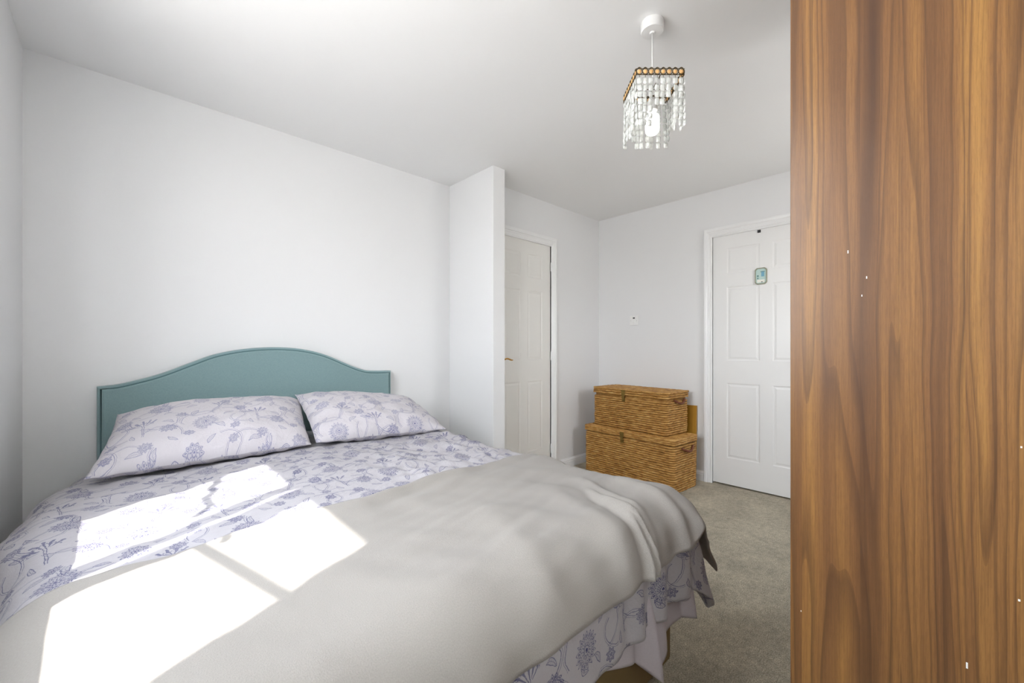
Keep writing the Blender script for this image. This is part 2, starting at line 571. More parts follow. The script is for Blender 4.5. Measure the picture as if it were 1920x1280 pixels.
def bm_tube(bm, pts, r, seg=8, closed=False):
    pts = [Vector(p) for p in pts]
    n = len(pts)
    rings = []
    for i, p in enumerate(pts):
        a = pts[(i - 1) % n] if (closed or i > 0) else p
        c = pts[(i + 1) % n] if (closed or i < n - 1) else p
        d = (c - a).normalized()
        up = Vector((0, 0, 1)) if abs(d.z) < 0.95 else Vector((1, 0, 0))
        s = d.cross(up).normalized()
        u = s.cross(d)
        rr = r(i) if callable(r) else r
        rings.append([bm.verts.new(p + (s * math.cos(2 * PI * k / seg) + u * math.sin(2 * PI * k / seg)) * rr) for k in range(seg)])
    m = n if closed else n - 1
    for i in range(m):
        A, B = rings[i], rings[(i + 1) % n]
        for k in range(seg):
            bm.faces.new((A[k], A[(k + 1) % seg], B[(k + 1) % seg], B[k]))
    if not closed:
        bm.faces.new(rings[0][::-1])
        bm.faces.new(rings[-1])


def bm_lathe(bm, prof, seg=32, c=(0, 0, 0)):
    rings = []
    for r, z in prof:
        rings.append([bm.verts.new((c[0] + r * math.cos(2 * PI * k / seg), c[1] + r * math.sin(2 * PI * k / seg), c[2] + z)) for k in range(seg)] if r > 1e-6 else [bm.verts.new((c[0], c[1], c[2] + z))])
    for A, B in zip(rings, rings[1:]):
        for k in range(seg):
            k2 = (k + 1) % seg
            if len(A) == 1 and len(B) > 1:
                bm.faces.new((A[0], B[k], B[k2]))
            elif len(B) == 1 and len(A) > 1:
                bm.faces.new((A[k], B[0], A[k2]))
            elif len(A) > 1:
                bm.faces.new((A[k], B[k], B[k2], A[k2]))


def thing(name, label, cat, loc=(0, 0, 0), rz=0.0, group=None):
    o = bpy.data.objects.new(name, None)
    o.empty_display_size = 0.1
    C.objects.link(o)
    o.location = loc
    o.rotation_euler = (0, 0, rz)
    o['label'] = label
    o['category'] = cat
    if group:
        o['group'] = group
    return o


def tag(o, label, cat, group=None):
    o['label'] = label
    o['category'] = cat
    if group:
        o['group'] = group
    return o


def struct(o):
    o['kind'] = 'structure'
    return o


# ================================================================ ROOM
XL, XR = -0.29, 3.484
YB, YH, YA = -0.42, 2.69, 2.40
ZC = 2.355
NX0, NX1, NY0 = 1.885, 1.993, 2.167      # nib wall
T = 0.14
LT = 0.155

o = box('floor', (XL - 0.3, XR + 1.0, YB - 0.3, YH + 0.3, -0.1, 0.0), M['carpet'])
struct(o)['label'] = 'grey beige short pile carpet'
o = box('ceiling', (XL - LT, XR + 1.0, YB - 0.3, YH + 0.3, ZC, ZC + 0.1), M['ceiling'])
struct(o)['label'] = 'plain white painted ceiling'

# window opening in the left wall
WY0, WY1, WZ0, WZ1 = 0.44, 1.60, 0.985, 2.22
bm = bmesh.new()
LT = 0.155
bm_box(bm, XL - LT, XL, YB - 0.1, WY0, 0, ZC)
bm_box(bm, XL - LT, XL, WY1, YH + 0.1, 0, ZC)
bm_box(bm, XL - LT, XL, WY0, WY1, 0, WZ0 - 0.022)
bm_box(bm, XL - LT, XL, WY0, WY1, WZ1, ZC)
o = bm_obj('wall_left', bm, M['wall'])
struct(o)['label'] = 'pale grey wall left of the bed'

o = box('wall_head', (XL, NX1, YH, YH + T, 0, ZC), M['wall'])
struct(o)['label'] = 'pale grey wall behind the teal headboard'
o = box('wall_nib', (NX0, NX1, NY0, YH, 0, ZC), M['wall'], bev=0.002, seg=2)
struct(o)['label'] = 'short projecting wall between the bed and the cupboard door'
# cupboard wall with its door opening
D2X0, D2X1, DZ = 2.10, 2.764, 1.985
bm = bmesh.new()
bm_box(bm, NX1, D2X0, YA, YA + T, 0, ZC)
bm_box(bm, D2X1, XR, YA, YA + T, 0, ZC)
bm_box(bm, D2X0, D2X1, YA, YA + T, DZ, ZC)
o = bm_obj('wall_back', bm, M['wall'])
struct(o)['label'] = 'shaded grey wall around the cupboard door'
# wall right (x = XR) with the bedroom door
D1Y0, D1Y1 = 0.545, 1.313
bm = bmesh.new()
bm_box(bm, XR, XR + T, YB - 0.1, D1Y0, 0, ZC)
bm_box(bm, XR, XR + T, D1Y1, YA + T, 0, ZC)
bm_box(bm, XR, XR + T, D1Y0, D1Y1, DZ, ZC)
o = bm_obj('wall_right', bm, M['wall'])
struct(o)['label'] = 'pale grey wall with the bedroom door'
V0, V1, VZ0, VZ1 = 2.30, 2.98, 1.15, 1.85
bm = bmesh.new()
U0, U1, UZ0, UZ1 = -0.12, 0.48, 1.10, 1.80
bm_box(bm, XL, U0, YB - T, YB, 0, ZC)
bm_box(bm, U1, V0, YB - T, YB, 0, ZC)
bm_box(bm, U0, U1, YB - T, YB, 0, UZ0)
bm_box(bm, U0, U1, YB - T, YB, UZ1, ZC)
bm_box(bm, V1, XR, YB - T, YB, 0, ZC)
bm_box(bm, V0, V1, YB - T, YB, 0, VZ0)
bm_box(bm, V0, V1, YB - T, YB, VZ1, ZC)
struct(bm_obj('wall_front', bm, M['wall']))


# ---- door leaf with embossed panels: local coords u (0..w) to the right, v depth (towards viewer = -), z up
def door_leaf(name, w_, h_, mat, xf, parent=None):
    xs = [0, 0.105, w_ / 2 - 0.042, w_ / 2 + 0.042, w_ - 0.105, w_]
    zs = [0, 0.21, 0.80, 0.98, 1.56, 1.665, 1.865, h_]
    V, F = [], []

    def quad(a, b_, c, d):
        i = len(V)
        V.extend([a, b_, c, d])
        F.append((i, i + 1, i + 2, i + 3))
    for i in range(5):
        for j in range(7):
            x0, x1, z0, z1 = xs[i], xs[i + 1], zs[j], zs[j + 1]
            if i in (1, 3) and j in (1, 3, 5):
                loops = [(0, 0), (0.007, 0.0028), (0.014, 0.0028), (0.026, 0.0005), (0.045, 0.0005)]
                pr = None
                for ins, dep in loops:
                    cur = [(x0 + ins, dep, z0 + ins), (x1 - ins, dep, z0 + ins), (x1 - ins, dep, z1 - ins), (x0 + ins, dep, z1 - ins)]
                    if pr:
                        for k in range(4):
                            quad(pr[k], pr[(k + 1) % 4], cur[(k + 1) % 4], cur[k])
                    pr = cur
                quad(*pr)
            else:
                quad((x0, 0, z0), (x1, 0, z0), (x1, 0, z1), (x0, 0, z1))
    t_ = 0.035
    quad((0, t_, 0), (0, t_, h_), (w_, t_, h_), (w_, t_, 0))
    quad((0, 0, 0), (0, 0, h_), (0, t_, h_), (0, t_, 0))
    quad((w_, 0, 0), (w_, t_, 0), (w_, t_, h_), (w_, 0, h_))
    quad((0, 0, h_), (w_, 0, h_), (w_, t_, h_), (0, t_, h_))
    quad((0, 0, 0), (0, t_, 0), (w_, t_, 0), (w_, 0, 0))
    V = [xf(*v) for v in V]
    bm_ = bmesh.new()
    vs = [bm_.verts.new(v) for v in V]
    for f in F:
        bm_.faces.new([vs[k] for k in f])
    bmesh.ops.remove_doubles(bm_, verts=bm_.verts, dist=1e-5)
    return bm_obj(name, bm_, mat, parent)


def casing(name, a0, a1, top, xf, mat):
    """moulded architrave: profile points (offset outwards, projection)"""
    prof = [(-0.004, -0.01), (-0.004, 0.004), (0.006, 0.010), (0.010, 0.007), (0.018, 0.010), (0.026, 0.014), (0.032, 0.014), (0.036, 0.018), (0.050, 0.020), (0.058, 0.018), (0.060, 0.0), (0.060, -0.001)]
    bm_ = bmesh.new()
    rows = []
    for of, pr in prof:
        rows.append([bm_.verts.new(xf(*p)) for p in ((a0 - of, -pr, 0), (a0 - of, -pr, top + of * 1.15), (a1 + of, -pr, top + of * 1.15), (a1 + of, -pr, 0))])
    for A, B in zip(rows, rows[1:]):
        for k in range(3):
            bm_.faces.new((A[k], A[k + 1], B[k + 1], B[k]))
    bm_.faces.new([r[0] for r in rows])
    bm_.faces.new([r[3] for r in rows])
    return bm_obj(name, bm_, mat)


def jamb(name, a0, a1, top, xf, mat, depth):
    bm_ = bmesh.new()
    for b_ in ((a0 - 0.002, a0 + 0.004, 0, top), (a1 - 0.004, a1 + 0.002, 0, top), (a0, a1, top - 0.004, top + 0.002)):
        x0, x1, z0, z1 = b_
        vs = [xf(x, d, z) for x in (x0, x1) for d in (0.0, depth) for z in (z0, z1)]
        bv = [bm_.verts.new(v) for v in vs]
        for f in ((0, 1, 3, 2), (4, 6, 7, 5), (0, 4, 5, 1), (2, 3, 7, 6), (0, 2, 6, 4), (1, 5, 7, 3)):
            bm_.faces.new([bv[k] for k in f])
    return bm_obj(name, bm_, mat)


# bedroom door: u runs along -y ; viewer side is -x
xf1 = lambda u, d, z: (XR + d, D1Y1 - u, z)
leaf_w = D1Y1 - D1Y0 - 0.008
o = door_leaf('door_1', leaf_w, DZ - 0.016, M['door'], lambda u, d, z: (XR + 0.012 + d, D1Y1 - 0.004 - u, z + 0.012))
struct(o)['label'] = 'white panelled bedroom door beside the wardrobe'
door1 = o
struct(casing('trim_1', 0, D1Y1 - D1Y0, DZ, xf1, M['gloss']))['label'] = 'white moulded casing around the bedroom door'
struct(jamb('trim_2', 0, D1Y1 - D1Y0, DZ, xf1, M['gloss'], T))
# door handle of the bedroom door, on the far side of the wardrobe edge
bm = bmesh.new()
bm_tube(bm, [(XR + 0.012, 0.615, 1.0), (XR - 0.03, 0.615, 1.0), (XR - 0.04, 0.63, 1.0), (XR - 0.04, 0.72, 1.0)], 0.008, 10)
bm_box(bm, XR + 0.006, XR + 0.012, 0.595, 0.635, 0.93, 1.07, bev=0.002)
bm_obj('door_handle', bm, M['brass'], door1, smooth=True)
struct(box('wall_landing', (XR + T + 0.3, XR + T + 0.35, D1Y0 - 0.4, YA + T, 0, ZC), M['wall']))
struct(box('wall_cupboard', (NX1, XR + T, YA + T + 0.2, YA + T + 0.25, 0, ZC), M['wall']))
struct(box('wall_landing_end', (XR + T, XR + T + 0.3, YB - 0.1, D1Y0 - 0.3, 0, ZC), M['wall']))
struct(box('wall_landing_far', (XR + T, XR + T + 0.3, D1Y1 + 0.3, D1Y1 + 0.35, 0, ZC), M['wall']))
struct(box('wall_cupboard_end', (NX1, NX1 + 0.05, YA + T, YA + T + 0.2, 0, ZC), M['wall']))
struct(box('wall_cupboard_far', (XR, XR + 0.05, YA + T, YA + T + 0.2, 0, ZC), M['wall']))
# cupboard door: u along +x ; viewer side is -y
xf2 = lambda u, d, z: (D2X0 + u, YA + d, z)
o = door_leaf('door_2', D2X1 - D2X0 - 0.008, DZ - 0.016, M['cream_door'], lambda u, d, z: (D2X0 + 0.004 + u, YA + 0.010 + d, z + 0.012))
struct(o)['label'] = 'narrow off white panelled cupboard door'
door2 = o
struct(casing('trim_3', 0, D2X1 - D2X0, DZ, xf2, M['gloss']))['label'] = 'white moulded casing around the cupboard door'
struct(jamb('trim_4', 0, D2X1 - D2X0, DZ, xf2, M['gloss'], T))
bm = bmesh.new()
hx = 2.160
pts = [(hx, YA + 0.01, 1.0), (hx, YA - 0.030, 1.0), (hx + 0.008, YA - 0.040, 1.0)]
pts += [(hx + 0.008 + 0.085 * k / 8, YA - 0.042, 1.0 + 0.006 * math.sin(k / 8 * PI * 1.6)) for k in range(1, 9)]
bm_tube(bm, pts, lambda i: 0.0065 if i < 9 else 0.005, 10)
bm_box(bm, hx - 0.02, hx + 0.02, YA + 0.005, YA + 0.0105, 0.93, 1.07, bev=0.002)
h = bm_obj('door_handle', bm, M['brass'], door2, smooth=True)
h['label'] = 'brass lever handle'
for hz in (1.80, 1.02, 0.21):
    bm = bmesh.new()
    bm_tube(bm, [(D2X1 - 0.006, YA - 0.002, hz - 0.038), (D2X1 - 0.006, YA - 0.002, hz + 0.038)], 0.0055, 10)
    for q in (-0.013, 0.013):
        bm_box(bm, D2X1 - 0.0125, D2X1 + 0.0005, YA - 0.0085, YA + 0.004, hz + q - 0.0008, hz + q + 0.0008)
    bm_obj('hinge', bm, M['gloss'], door2)


# ---- baseboards
def baseboard(name, p0, p1, nrm, ext=(0, 0)):
    prof = [(0, 0), (0.016, 0), (0.016, 0.052), (0.013, 0.058), (0.014, 0.062), (0.012, 0.068), (0.006, 0.076), (0.004, 0.081), (0, 0.081)]
    p0, p1, nrm = Vector(p0), Vector(p1), Vector(nrm)
    d = (p1 - p0).normalized()
    bm_ = bmesh.new()
    A, B = [], []
    for of, z in prof:
        A.append(bm_.verts.new(p0 + nrm * of + d * (of * ext[0]) + Vector((0, 0, z))))
        B.append(bm_.verts.new(p1 + nrm * of - d * (of * ext[1]) + Vector((0, 0, z))))
    n = len(prof)
    for k in range(n - 1):
        bm_.faces.new((A[k], A[k + 1], B[k + 1], B[k]))
    bm_.faces.new(A)
    bm_.faces.new(B[::-1])
    return struct(bm_obj(name, bm_, M['gloss']))


baseboard('baseboard_back', (D2X1 + 0.0605, YA, 0), (XR, YA, 0), (0, -1, 0), (0, 1))['label'] = 'white baseboard right of the cupboard door'
baseboard('baseboard_right', (XR, YA, 0), (XR, D1Y1 + 0.0605, 0), (-1, 0, 0), (1, 0))['label'] = 'white baseboard behind the baskets'
baseboard('baseboard_head', (XL, YH, 0), (NX0, YH, 0), (0, -1, 0), (1, 1))
baseboard('baseboard_left', (XL, YB, 0), (XL, YH, 0), (1, 0, 0), (0, 1))

# ---- window (left wall), only its light is seen
GX = -0.42
win = struct(thing('window_1', 'white framed casement window in the left wall', 'window', (GX, (WY0 + WY1) / 2, WZ0)))
del win['category']
wl = Vector(win.location)


def wbox(name, x0, x1, y0, y1, z0, z1, mat=M['pvc'], bev=0.003):
    return box(name, (x0 - wl.x, x1 - wl.x, y0 - wl.y, y1 - wl.y, z0 - wl.z, z1 - wl.z), mat, win, bev)


bm = bmesh.new()
for b_ in ((WY0, 0.508, WZ0, WZ1), (1.50, WY1, WZ0, WZ1), (WY0, WY1, WZ0, 1.05), (WY0, WY1, 2.135, WZ1)):
    bm_box(bm, GX - 0.02 - wl.x, GX + 0.012 - wl.x, b_[0] - wl.y, b_[1] - wl.y, b_[2] - wl.z, b_[3] - wl.z, bev=0.002)
bm_obj('window_frame', bm, M['pvc'], win)
wbox('mullion', GX - 0.02, GX + 0.008, 1.085, 1.138, 1.05, 2.135)
wbox('mullion', GX - 0.02, GX + 0.008, 0.932, 1.048, 1.05, 2.135)
wbox('window_sill', GX - 0.03, XL + 0.0, WY0, WY1, WZ0 - 0.022, WZ0, M['gloss'])


def onbed(px, py, z=0.62):
    k = (px - 960) / 777.0
    f = (math.cos(YAW) + k * math.sin(YAW), math.sin(YAW) - k * math.cos(YAW))
    t_ = (CAM_H - z) * 777.0 / (py - 652)
    return f[0] * t_, f[1] * t_, z


def tosun(p, x=GX + 0.022):
    d = -SUN_DIR
    k = (x - p[0]) / d.x
    return (p[0] + d.x * k - wl.x, p[1] + d.y * k - wl.y, p[2] + d.z * k - wl.z)


cr = lambda x, y: onbed(x / 2.743, 820 + y / 2.743)
bm = bmesh.new()
bm_tube(bm, [tosun(cr(*p)) for p in ((975, 530), (1250, 700), (1505, 842))], 0.013, 8)
bm_obj('shadow_bar', bm, M['pvc'], win)  # unseen bar, shaped to cast the slanted shadow across the bed
bm = bmesh.new()
bm_tube(bm, [tosun(cr(*p), GX + 0.03) for p in ((1105, 190), (1105, 222), (1070, 245), (1092, 262), (1040, 290), (1065, 330), (975, 388))], 0.013, 8)
bm_obj('shadow_cord', bm, M['plastic'], win, smooth=True)  # unseen wavy tube, shaped back along the sun from its shadow on the duvet
bm = bmesh.new()
bm_tube(bm, [tosun(cr(*p), GX + 0.03) for p in ((1145, 478), (1165, 500), (1182, 528), (1160, 546))], 0.011, 8)
bm_obj('shadow_hook', bm, M['plastic'], win, smooth=True)  # unseen curl, added only for the small hooked shadow on the bed
gm = bpy.data.materials.new('window_glass')
gm.use_nodes = True
gt = NT(gm.node_tree)
gm.node_tree.nodes.clear()
go_ = gt.n('ShaderNodeOutputMaterial')
tr = gt.n('ShaderNodeBsdfTransparent')
gl = gt.n('ShaderNodeBsdfGlossy')
gl.inputs['Roughness'].default_value = 0.02
mx = gt.n('ShaderNodeMixShader')
mx.inputs[0].default_value = 0.06
gt.put(mx.inputs[1], tr.outputs[0])
gt.put(mx.inputs[2], gl.outputs[0])
gt.put(go_.inputs[0], mx.outputs[0])
for y0, y1 in ((0.505, 0.934), (1.046, 1.087), (1.136, 1.503)):
    wbox('pane', GX - 0.012, GX - 0.008, y0, y1, 1.047, 2.138, gm, 0)

# unseen window added for fill light behind the camera, its roller blind drawn down
fill_win3 = struct(thing('fill_window_3', 'added fill light window behind the camera with a white roller blind drawn', 'window', ((U0 + U1) / 2, YB - 0.09, VZ0)))
del fill_win3['category']
bm = bmesh.new()
hu_, hv_ = (U1 - U0) / 2, UZ1 - UZ0
for b_ in ((-hu_, -hu_ + 0.05, 0, hv_), (hu_ - 0.05, hu_, 0, hv_), (-hu_, hu_, 0, 0.05), (-hu_, hu_, hv_ - 0.05, hv_)):
    bm_box(bm, b_[0], b_[1], -0.02, 0.02, b_[2] + UZ0 - VZ0, b_[3] + UZ0 - VZ0, bev=0.002)
bm_obj('window_frame', bm, M['pvc'], fill_win3)
blm = bpy.data.materials.new('fill_blind_cloth')
blm.use_nodes = True
blt = NT(blm.node_tree)
blm.node_tree.nodes.clear()
b1_, b2_, b3_, b4_ = blt.n('ShaderNodeBsdfTranslucent'), blt.n('ShaderNodeBsdfDiffuse'), blt.n('ShaderNodeMixShader'), blt.n('ShaderNodeOutputMaterial')
b1_.inputs[0].default_value = (0.9, 0.9, 0.88, 1)
b2_.inputs[0].default_value = (0.85, 0.85, 0.83, 1)
b3_.inputs[0].default_value = 0.4
blt.put(b3_.inputs[1], b1_.outputs[0])
blt.put(b3_.inputs[2], b2_.outputs[0])
blt.put(b4_.inputs[0], b3_.outputs[0])
mesh_obj('fill_blind', [(-hu_, 0.06, UZ0 - VZ0), (hu_, 0.06, UZ0 - VZ0), (hu_, 0.06, UZ1 - VZ0), (-hu_, 0.06, UZ1 - VZ0)], [(0, 1, 2, 3)], blm, fill_win3)

# unseen window added to light the far side, in the wall behind the wardrobe
fill_win2 = struct(thing('fill_window_2', 'added fill light window in the wall beyond the wardrobe', 'window', ((V0 + V1) / 2, YB - 0.09, VZ0)))
del fill_win2['category']
bm = bmesh.new()
hw_ = (V1 - V0) / 2
hh_ = VZ1 - VZ0
for b_ in ((-hw_, -hw_ + 0.05, 0, hh_), (hw_ - 0.05, hw_, 0, hh_), (-hw_, hw_, 0, 0.05), (-hw_, hw_, hh_ - 0.05, hh_), (-0.025, 0.025, 0, hh_)):
    bm_box(bm, b_[0], b_[1], -0.02, 0.02, b_[2], b_[3], bev=0.002)
bm_obj('window_frame', bm, M['pvc'], fill_win2)
for q_ in (-1, 1):
    box('pane', (min(q_ * 0.022, q_ * (hw_ - 0.045)), max(q_ * 0.022, q_ * (hw_ - 0.045)), -0.002, 0.002, 0.045, hh_ - 0.045), gm, fill_win2)

# ================================================================ BED
BX0, BX1, BY0, BY1 = -0.02, 1.35, 0.640, 2.595
bed = thing('bed', 'double divan bed with teal curved headboard', 'bed', ((BX0 + BX1) / 2, (BY0 + BY1) / 2, 0))
bl = Vector(bed.location)


def lbox(name, b, mat, parent, org, bev=0.0, seg=2):
    return box(name, (b[0] - org.x, b[1] - org.x, b[2] - org.y, b[3] - org.y, b[4] - org.z, b[5] - org.z), mat, parent, bev, seg)


lbox('divan_base', (BX0, BX1, BY0, BY1, 0.045, 0.345), M['divan'], bed, bl, 0.012, 3)['label'] = 'brown upholstered divan base'
lbox('mattress', (BX0 + 0.01, BX1 - 0.01, BY0 + 0.01, BY1 - 0.005, 0.346, 0.545), M['mattress'], bed, bl, 0.045, 5)
for (cx_, cy_) in ((BX0 + 0.06, BY0 + 0.06), (BX1 - 0.045, BY0 + 0.045), (BX0 + 0.06, BY1 - 0.06), (BX1 - 0.06, BY1 - 0.06)):
    bm = bmesh.new()
    bm_lathe(bm, [(0, 0), (0.018, 0), (0.022, 0.006), (0.022, 0.034), (0.014, 0.040), (0.014, 0.048), (0, 0.048)], 20, (cx_ - bl.x, cy_ - bl.y, 0))
    bm_obj('foot', bm, M['plastic'], bed, smooth=False)
# headboard outline
HB = [(-0.067, 0.916), (0.0, 0.922), (0.072, 0.940), (0.13, 0.957), (0.189, 0.980), (0.27, 1.016), (0.36, 1.054), (0.453, 1.077), (0.54, 1.089), (0.63, 1.094), (0.72, 1.091), (0.80, 1.081),
      (0.88, 1.062), (0.952, 1.036), (1.03, 1.000), (1.102, 0.968), (1.15, 0.951), (1.191, 0.942), (1.25, 0.938), (1.353, 0.936)]


def cat(P, n=6):
    out = []
    for i in range(len(P) - 1):
        p0 = P[max(i - 1, 0)]
        p1, p2 = P[i], P[i + 1]
        p3 = P[min(i + 2, len(P) - 1)]
        for k in range(n):
            t_ = k / n
            out.append(tuple(0.5 * ((2 * b_) + (-a + c) * t_ + (2 * a - 5 * b_ + 4 * c - d) * t_ ** 2 + (-a + 3 * b_ - 3 * c + d) * t_ ** 3) for a, b_, c, d in zip(p0, p1, p2, p3)))
    out.append(P[-1])
    return out


top_ = cat(HB, 5)
top_ = [top_[0]] + [p for p in top_ if -0.03 < p[0] < 1.315] + [top_[-1]]
out_ = [(-0.067, 0.30)] + top_ + [(1.353, 0.30)]


def inset(P, d):
    r = []
    n = len(P)
    for i in range(n):
        a, p, c = Vector(P[(i - 1) % n]), Vector(P[i]), Vector(P[(i + 1) % n])
        e1 = (p - a).normalized()
        e2 = (c - p).normalized()
        n1 = Vector((e1.y, -e1.x))
        n2 = Vector((e2.y, -e2.x))
        nn = (n1 + n2)
        nn = nn / max(0.3, nn.dot(n1))
        r.append(tuple(p + nn * d))
    return r


bm = bmesh.new()
layers = [(0.0, 2.664), (0.0, 2.624), (0.004, 2.617), (0.010, 2.614), (0.0135, 2.618), (0.017, 2.613), (0.024, 2.610)]
rings = []
for ins, y in layers:
    rings.append([bm.verts.new((p[0] - bl.x, y - bl.y, p[1])) for p in inset(out_, ins)])
n = len(out_)
for A, B in zip(rings, rings[1:]):
    for k in range(n):
        bm.faces.new((A[k], A[(k + 1) % n], B[(k + 1) % n], B[k]))
bm.faces.new(rings[0])
fr_ = rings[-1]
low = [bm.verts.new((v.co.x, v.co.y, 0.32)) for v in fr_[1:-1]]
for k in range(1, n - 2):
    bm.faces.new((fr_[k], fr_[k + 1], low[k], low[k - 1]))
hb = bm_obj('headboard', bm, M['teal'], bed, smooth=False)
hb['label'] = 'teal fabric headboard with a raised curved top'
bm = bmesh.new()
bm_tube(bm, [(p[0] - bl.x, 2.6155 - bl.y, p[1]) for p in inset(out_, 0.0135)], 0.0035, 8, closed=True)
bm_obj('piping', bm, M['teal_piping'], hb, smooth=True)
for sx in (0.22, 1.07):
    lbox('headboard_strut', (sx, sx + 0.06, 2.64, 2.660, 0.05, 0.5), M['divan'], bed, bl, 0.002)

# ---------------------------------------------------------------- draped cloths
TOP = 0.602
YF, XRC, RC = 0.682, 1.295, 0.125
RQ = RC * PI / 2


def lerp_tab(tab, v):
    if v <= tab[0][0]:
        return tab[0][1]
    for (a, fa), (b_, fb) in zip(tab, tab[1:]):
        if v <= b_:
            k = (v - a) / (b_ - a)
            k = k * k * (3 - 2 * k)
            return fa + (fb - fa) * k
    return tab[-1][1]


def xl(t_):
    return lerp_tab([(0.5, -0.01), (1.25, -0.055), (1.7, -0.125), (2.05, -0.10), (2.6, 0.0)], t_)


def sm(a, b_, v):
    k = max(0, min(1, (v - a) / (b_ - a)))
    return k * k * (3 - 2 * k)


def nz(x, y, z=0.0):
    return noise.noise(Vector((x, y, z)))


def wrinkle(s, t_):
    """low relief shared by duvet and blanket (metres along the surface normal)"""
    h_ = 0.012 * nz(s * 2.3, t_ * 2.3, 1.0) + 0.005 * nz(s * 6, t_ * 6, 4.0)
    h_ += 0.012 * (1 - ((s - 0.62) / 0.75) ** 2) * sm(0.7, 1.3, t_) * sm(-0.15, 0.2, s)
    return h_


def drape(s, t_, lift=0.0, extra=0.0, flare=0.03, cap=0.0, cflare=0.30):
    x0 = xl(t_)
    ex = max(s - XRC, 0) - max(x0 - s, 0)
    ey = min(t_ - YF, 0)
    L = math.hypot(ex, ey)
    xc = min(max(s, x0), XRC)
    yc = max(t_, YF)
    zc = TOP - RC
    R_ = RC + lift
    if L < 1e-9:
        return Vector((xc, yc, TOP + lift + extra))
    nx, ny = ex / L, ey / L
    if cap and L > cap:
        L = cap + (L - cap) * 0.25
    cor = 2 * abs(nx * ny)
    if L < RQ:
        a = L / RC
        hh = (R_ + extra) * math.sin(a)
        z = zc + (R_ + extra) * math.cos(a)
    else:
        q = L - RQ
        fl = flare + cflare * cor
        hh = R_ + extra + q * fl
        z = zc - q * math.sqrt(max(0.2, 1 - fl * fl))
    return Vector((xc + nx * hh, yc + ny * hh, z))


def hang_fold(s, t_):
    """vertical folds of the hanging sides"""
    x0 = xl(t_)
    ex = max(s - XRC, 0) - max(x0 - s, 0)
    ey = min(t_ - YF, 0)
    L = math.hypot(ex, ey)
    k = sm(0.05, 0.30, L)
    if k == 0:
        return 0
    if ey < 0 and ex <= 0:
        al = s
    elif ey < 0:
        al = XRC + math.atan2(ex, -ey) * 0.20
    else:
        al = t_ * 0.9 + 2
    return k * (0.019 * math.sin(al * 46 + 2 * nz(al * 3, 0, 2)) * (0.35 + 0.65 * sm(0.75, 1.25, s)) + 0.010 * nz(al * 12, L * 3, 7))


def cloth(name, mat, srange, trange, ds, fn, uvfn=None, thick=0.006, parent=None):
    s0, s1 = srange
    t0, t1 = trange
    ns = int(round((s1 - s0) / ds))
    nt = int(round((t1 - t0) / ds))
    V, U, F = [], [], []
    for j in range(nt + 1):
        for i in range(ns + 1):
            s = s0 + (s1 - s0) * i / ns
            t_ = t0 + (t1 - t0) * j / nt
            p, uv = fn(s, t_, i / ns, j / nt)
            V.append(p)
            U.append(uv)
    for j in range(nt):
        for i in range(ns):
            a = j * (ns + 1) + i
            F.append((a, a + 1, a + ns + 2, a + ns + 1))
    c = sum((Vector(v) for v in V), Vector()) / len(V)
    c.z = min(v[2] for v in V)
    V = [Vector(v) - c for v in V]
    o_ = mesh_obj(name, V, F, mat, None, True, U, loc=c)
    md = o_.modifiers.new('thickness', 'SOLIDIFY')
    md.thickness = thick
    md.offset = -1
    return o_


def duvet_fn(s, t_, u, v):
    e = wrinkle(s, t_) + hang_fold(s, t_)
    # rumpled right hand half above the blanket
    rum = sm(0.55, 0.95, s) * sm(1.25, 1.35, t_) * sm(2.15, 1.75, t_)
    e += rum * (0.018 * nz(s * 9 + t_ * 4, t_ * 5 - s * 3, 3) + 0.011 * nz(s * 24, t_ * 9, 5))
    if rum > 0:
        rid = abs(math.sin((s * 0.75 + t_ * 0.66) * 30 + 3 * nz(s * 5, t_ * 5, 9)))
        e += rum * 0.012 * (1 - rid) * (0.5 + nz(s * 4, t_ * 4, 11))
    e += (0.006 * nz(s * 14, t_ * 14, 6) + 0.006 * nz(s * 3.5, t_ * 13, 16)) * sm(1.2, 1.4, t_)
    # puffs near the right edge
    e += 0.010 * sm(1.15, 1.3, s) * max(0, math.sin(t_ * 70 + 3 * nz(t_ * 4, 0, 1))) * sm(1.3, 1.4, t_) * sm(2.3, 1.9, t_)
    # left side: the edge kicks out beside the wall
    ex = xl(t_) - s
    if ex > 0:
        e += 0.035 * math.exp(-((t_ - 1.72) / 0.07) ** 2) * sm(0.05, 0.2, ex) * sm(0.42, 0.22, ex)
        e += 0.006 * math.sin(t_ * 22 + s * 9) * sm(0, 0.12, ex)
    # sink under the pillows
    e -= 0.012 * sm(2.05, 2.2, t_)
    p = drape(s, t_, 0.0, e, 0.03, 0.43, 0.14)
    # curled hem corner at the foot
    if s > XRC and t_ < YF:
        k = sm(0.30, 0.44, math.hypot(s - XRC, YF - t_))
        p.x += 0.012 * k
        p.y -= 0.012 * k
    if p.x < XL + 0.02:
        p.x = XL + 0.02
    return p, (s, t_)


duvet = cloth('duvet', M['floral'], (-0.40, XRC + 0.285), (YF - 0.345, 2.592), 0.0105, duvet_fn, thick=0.022)
tag(duvet, 'white duvet printed with blue outline flowers spread over the bed', 'duvet')


def gauss(v, w_):
    return math.exp(-(v / w_) ** 2)


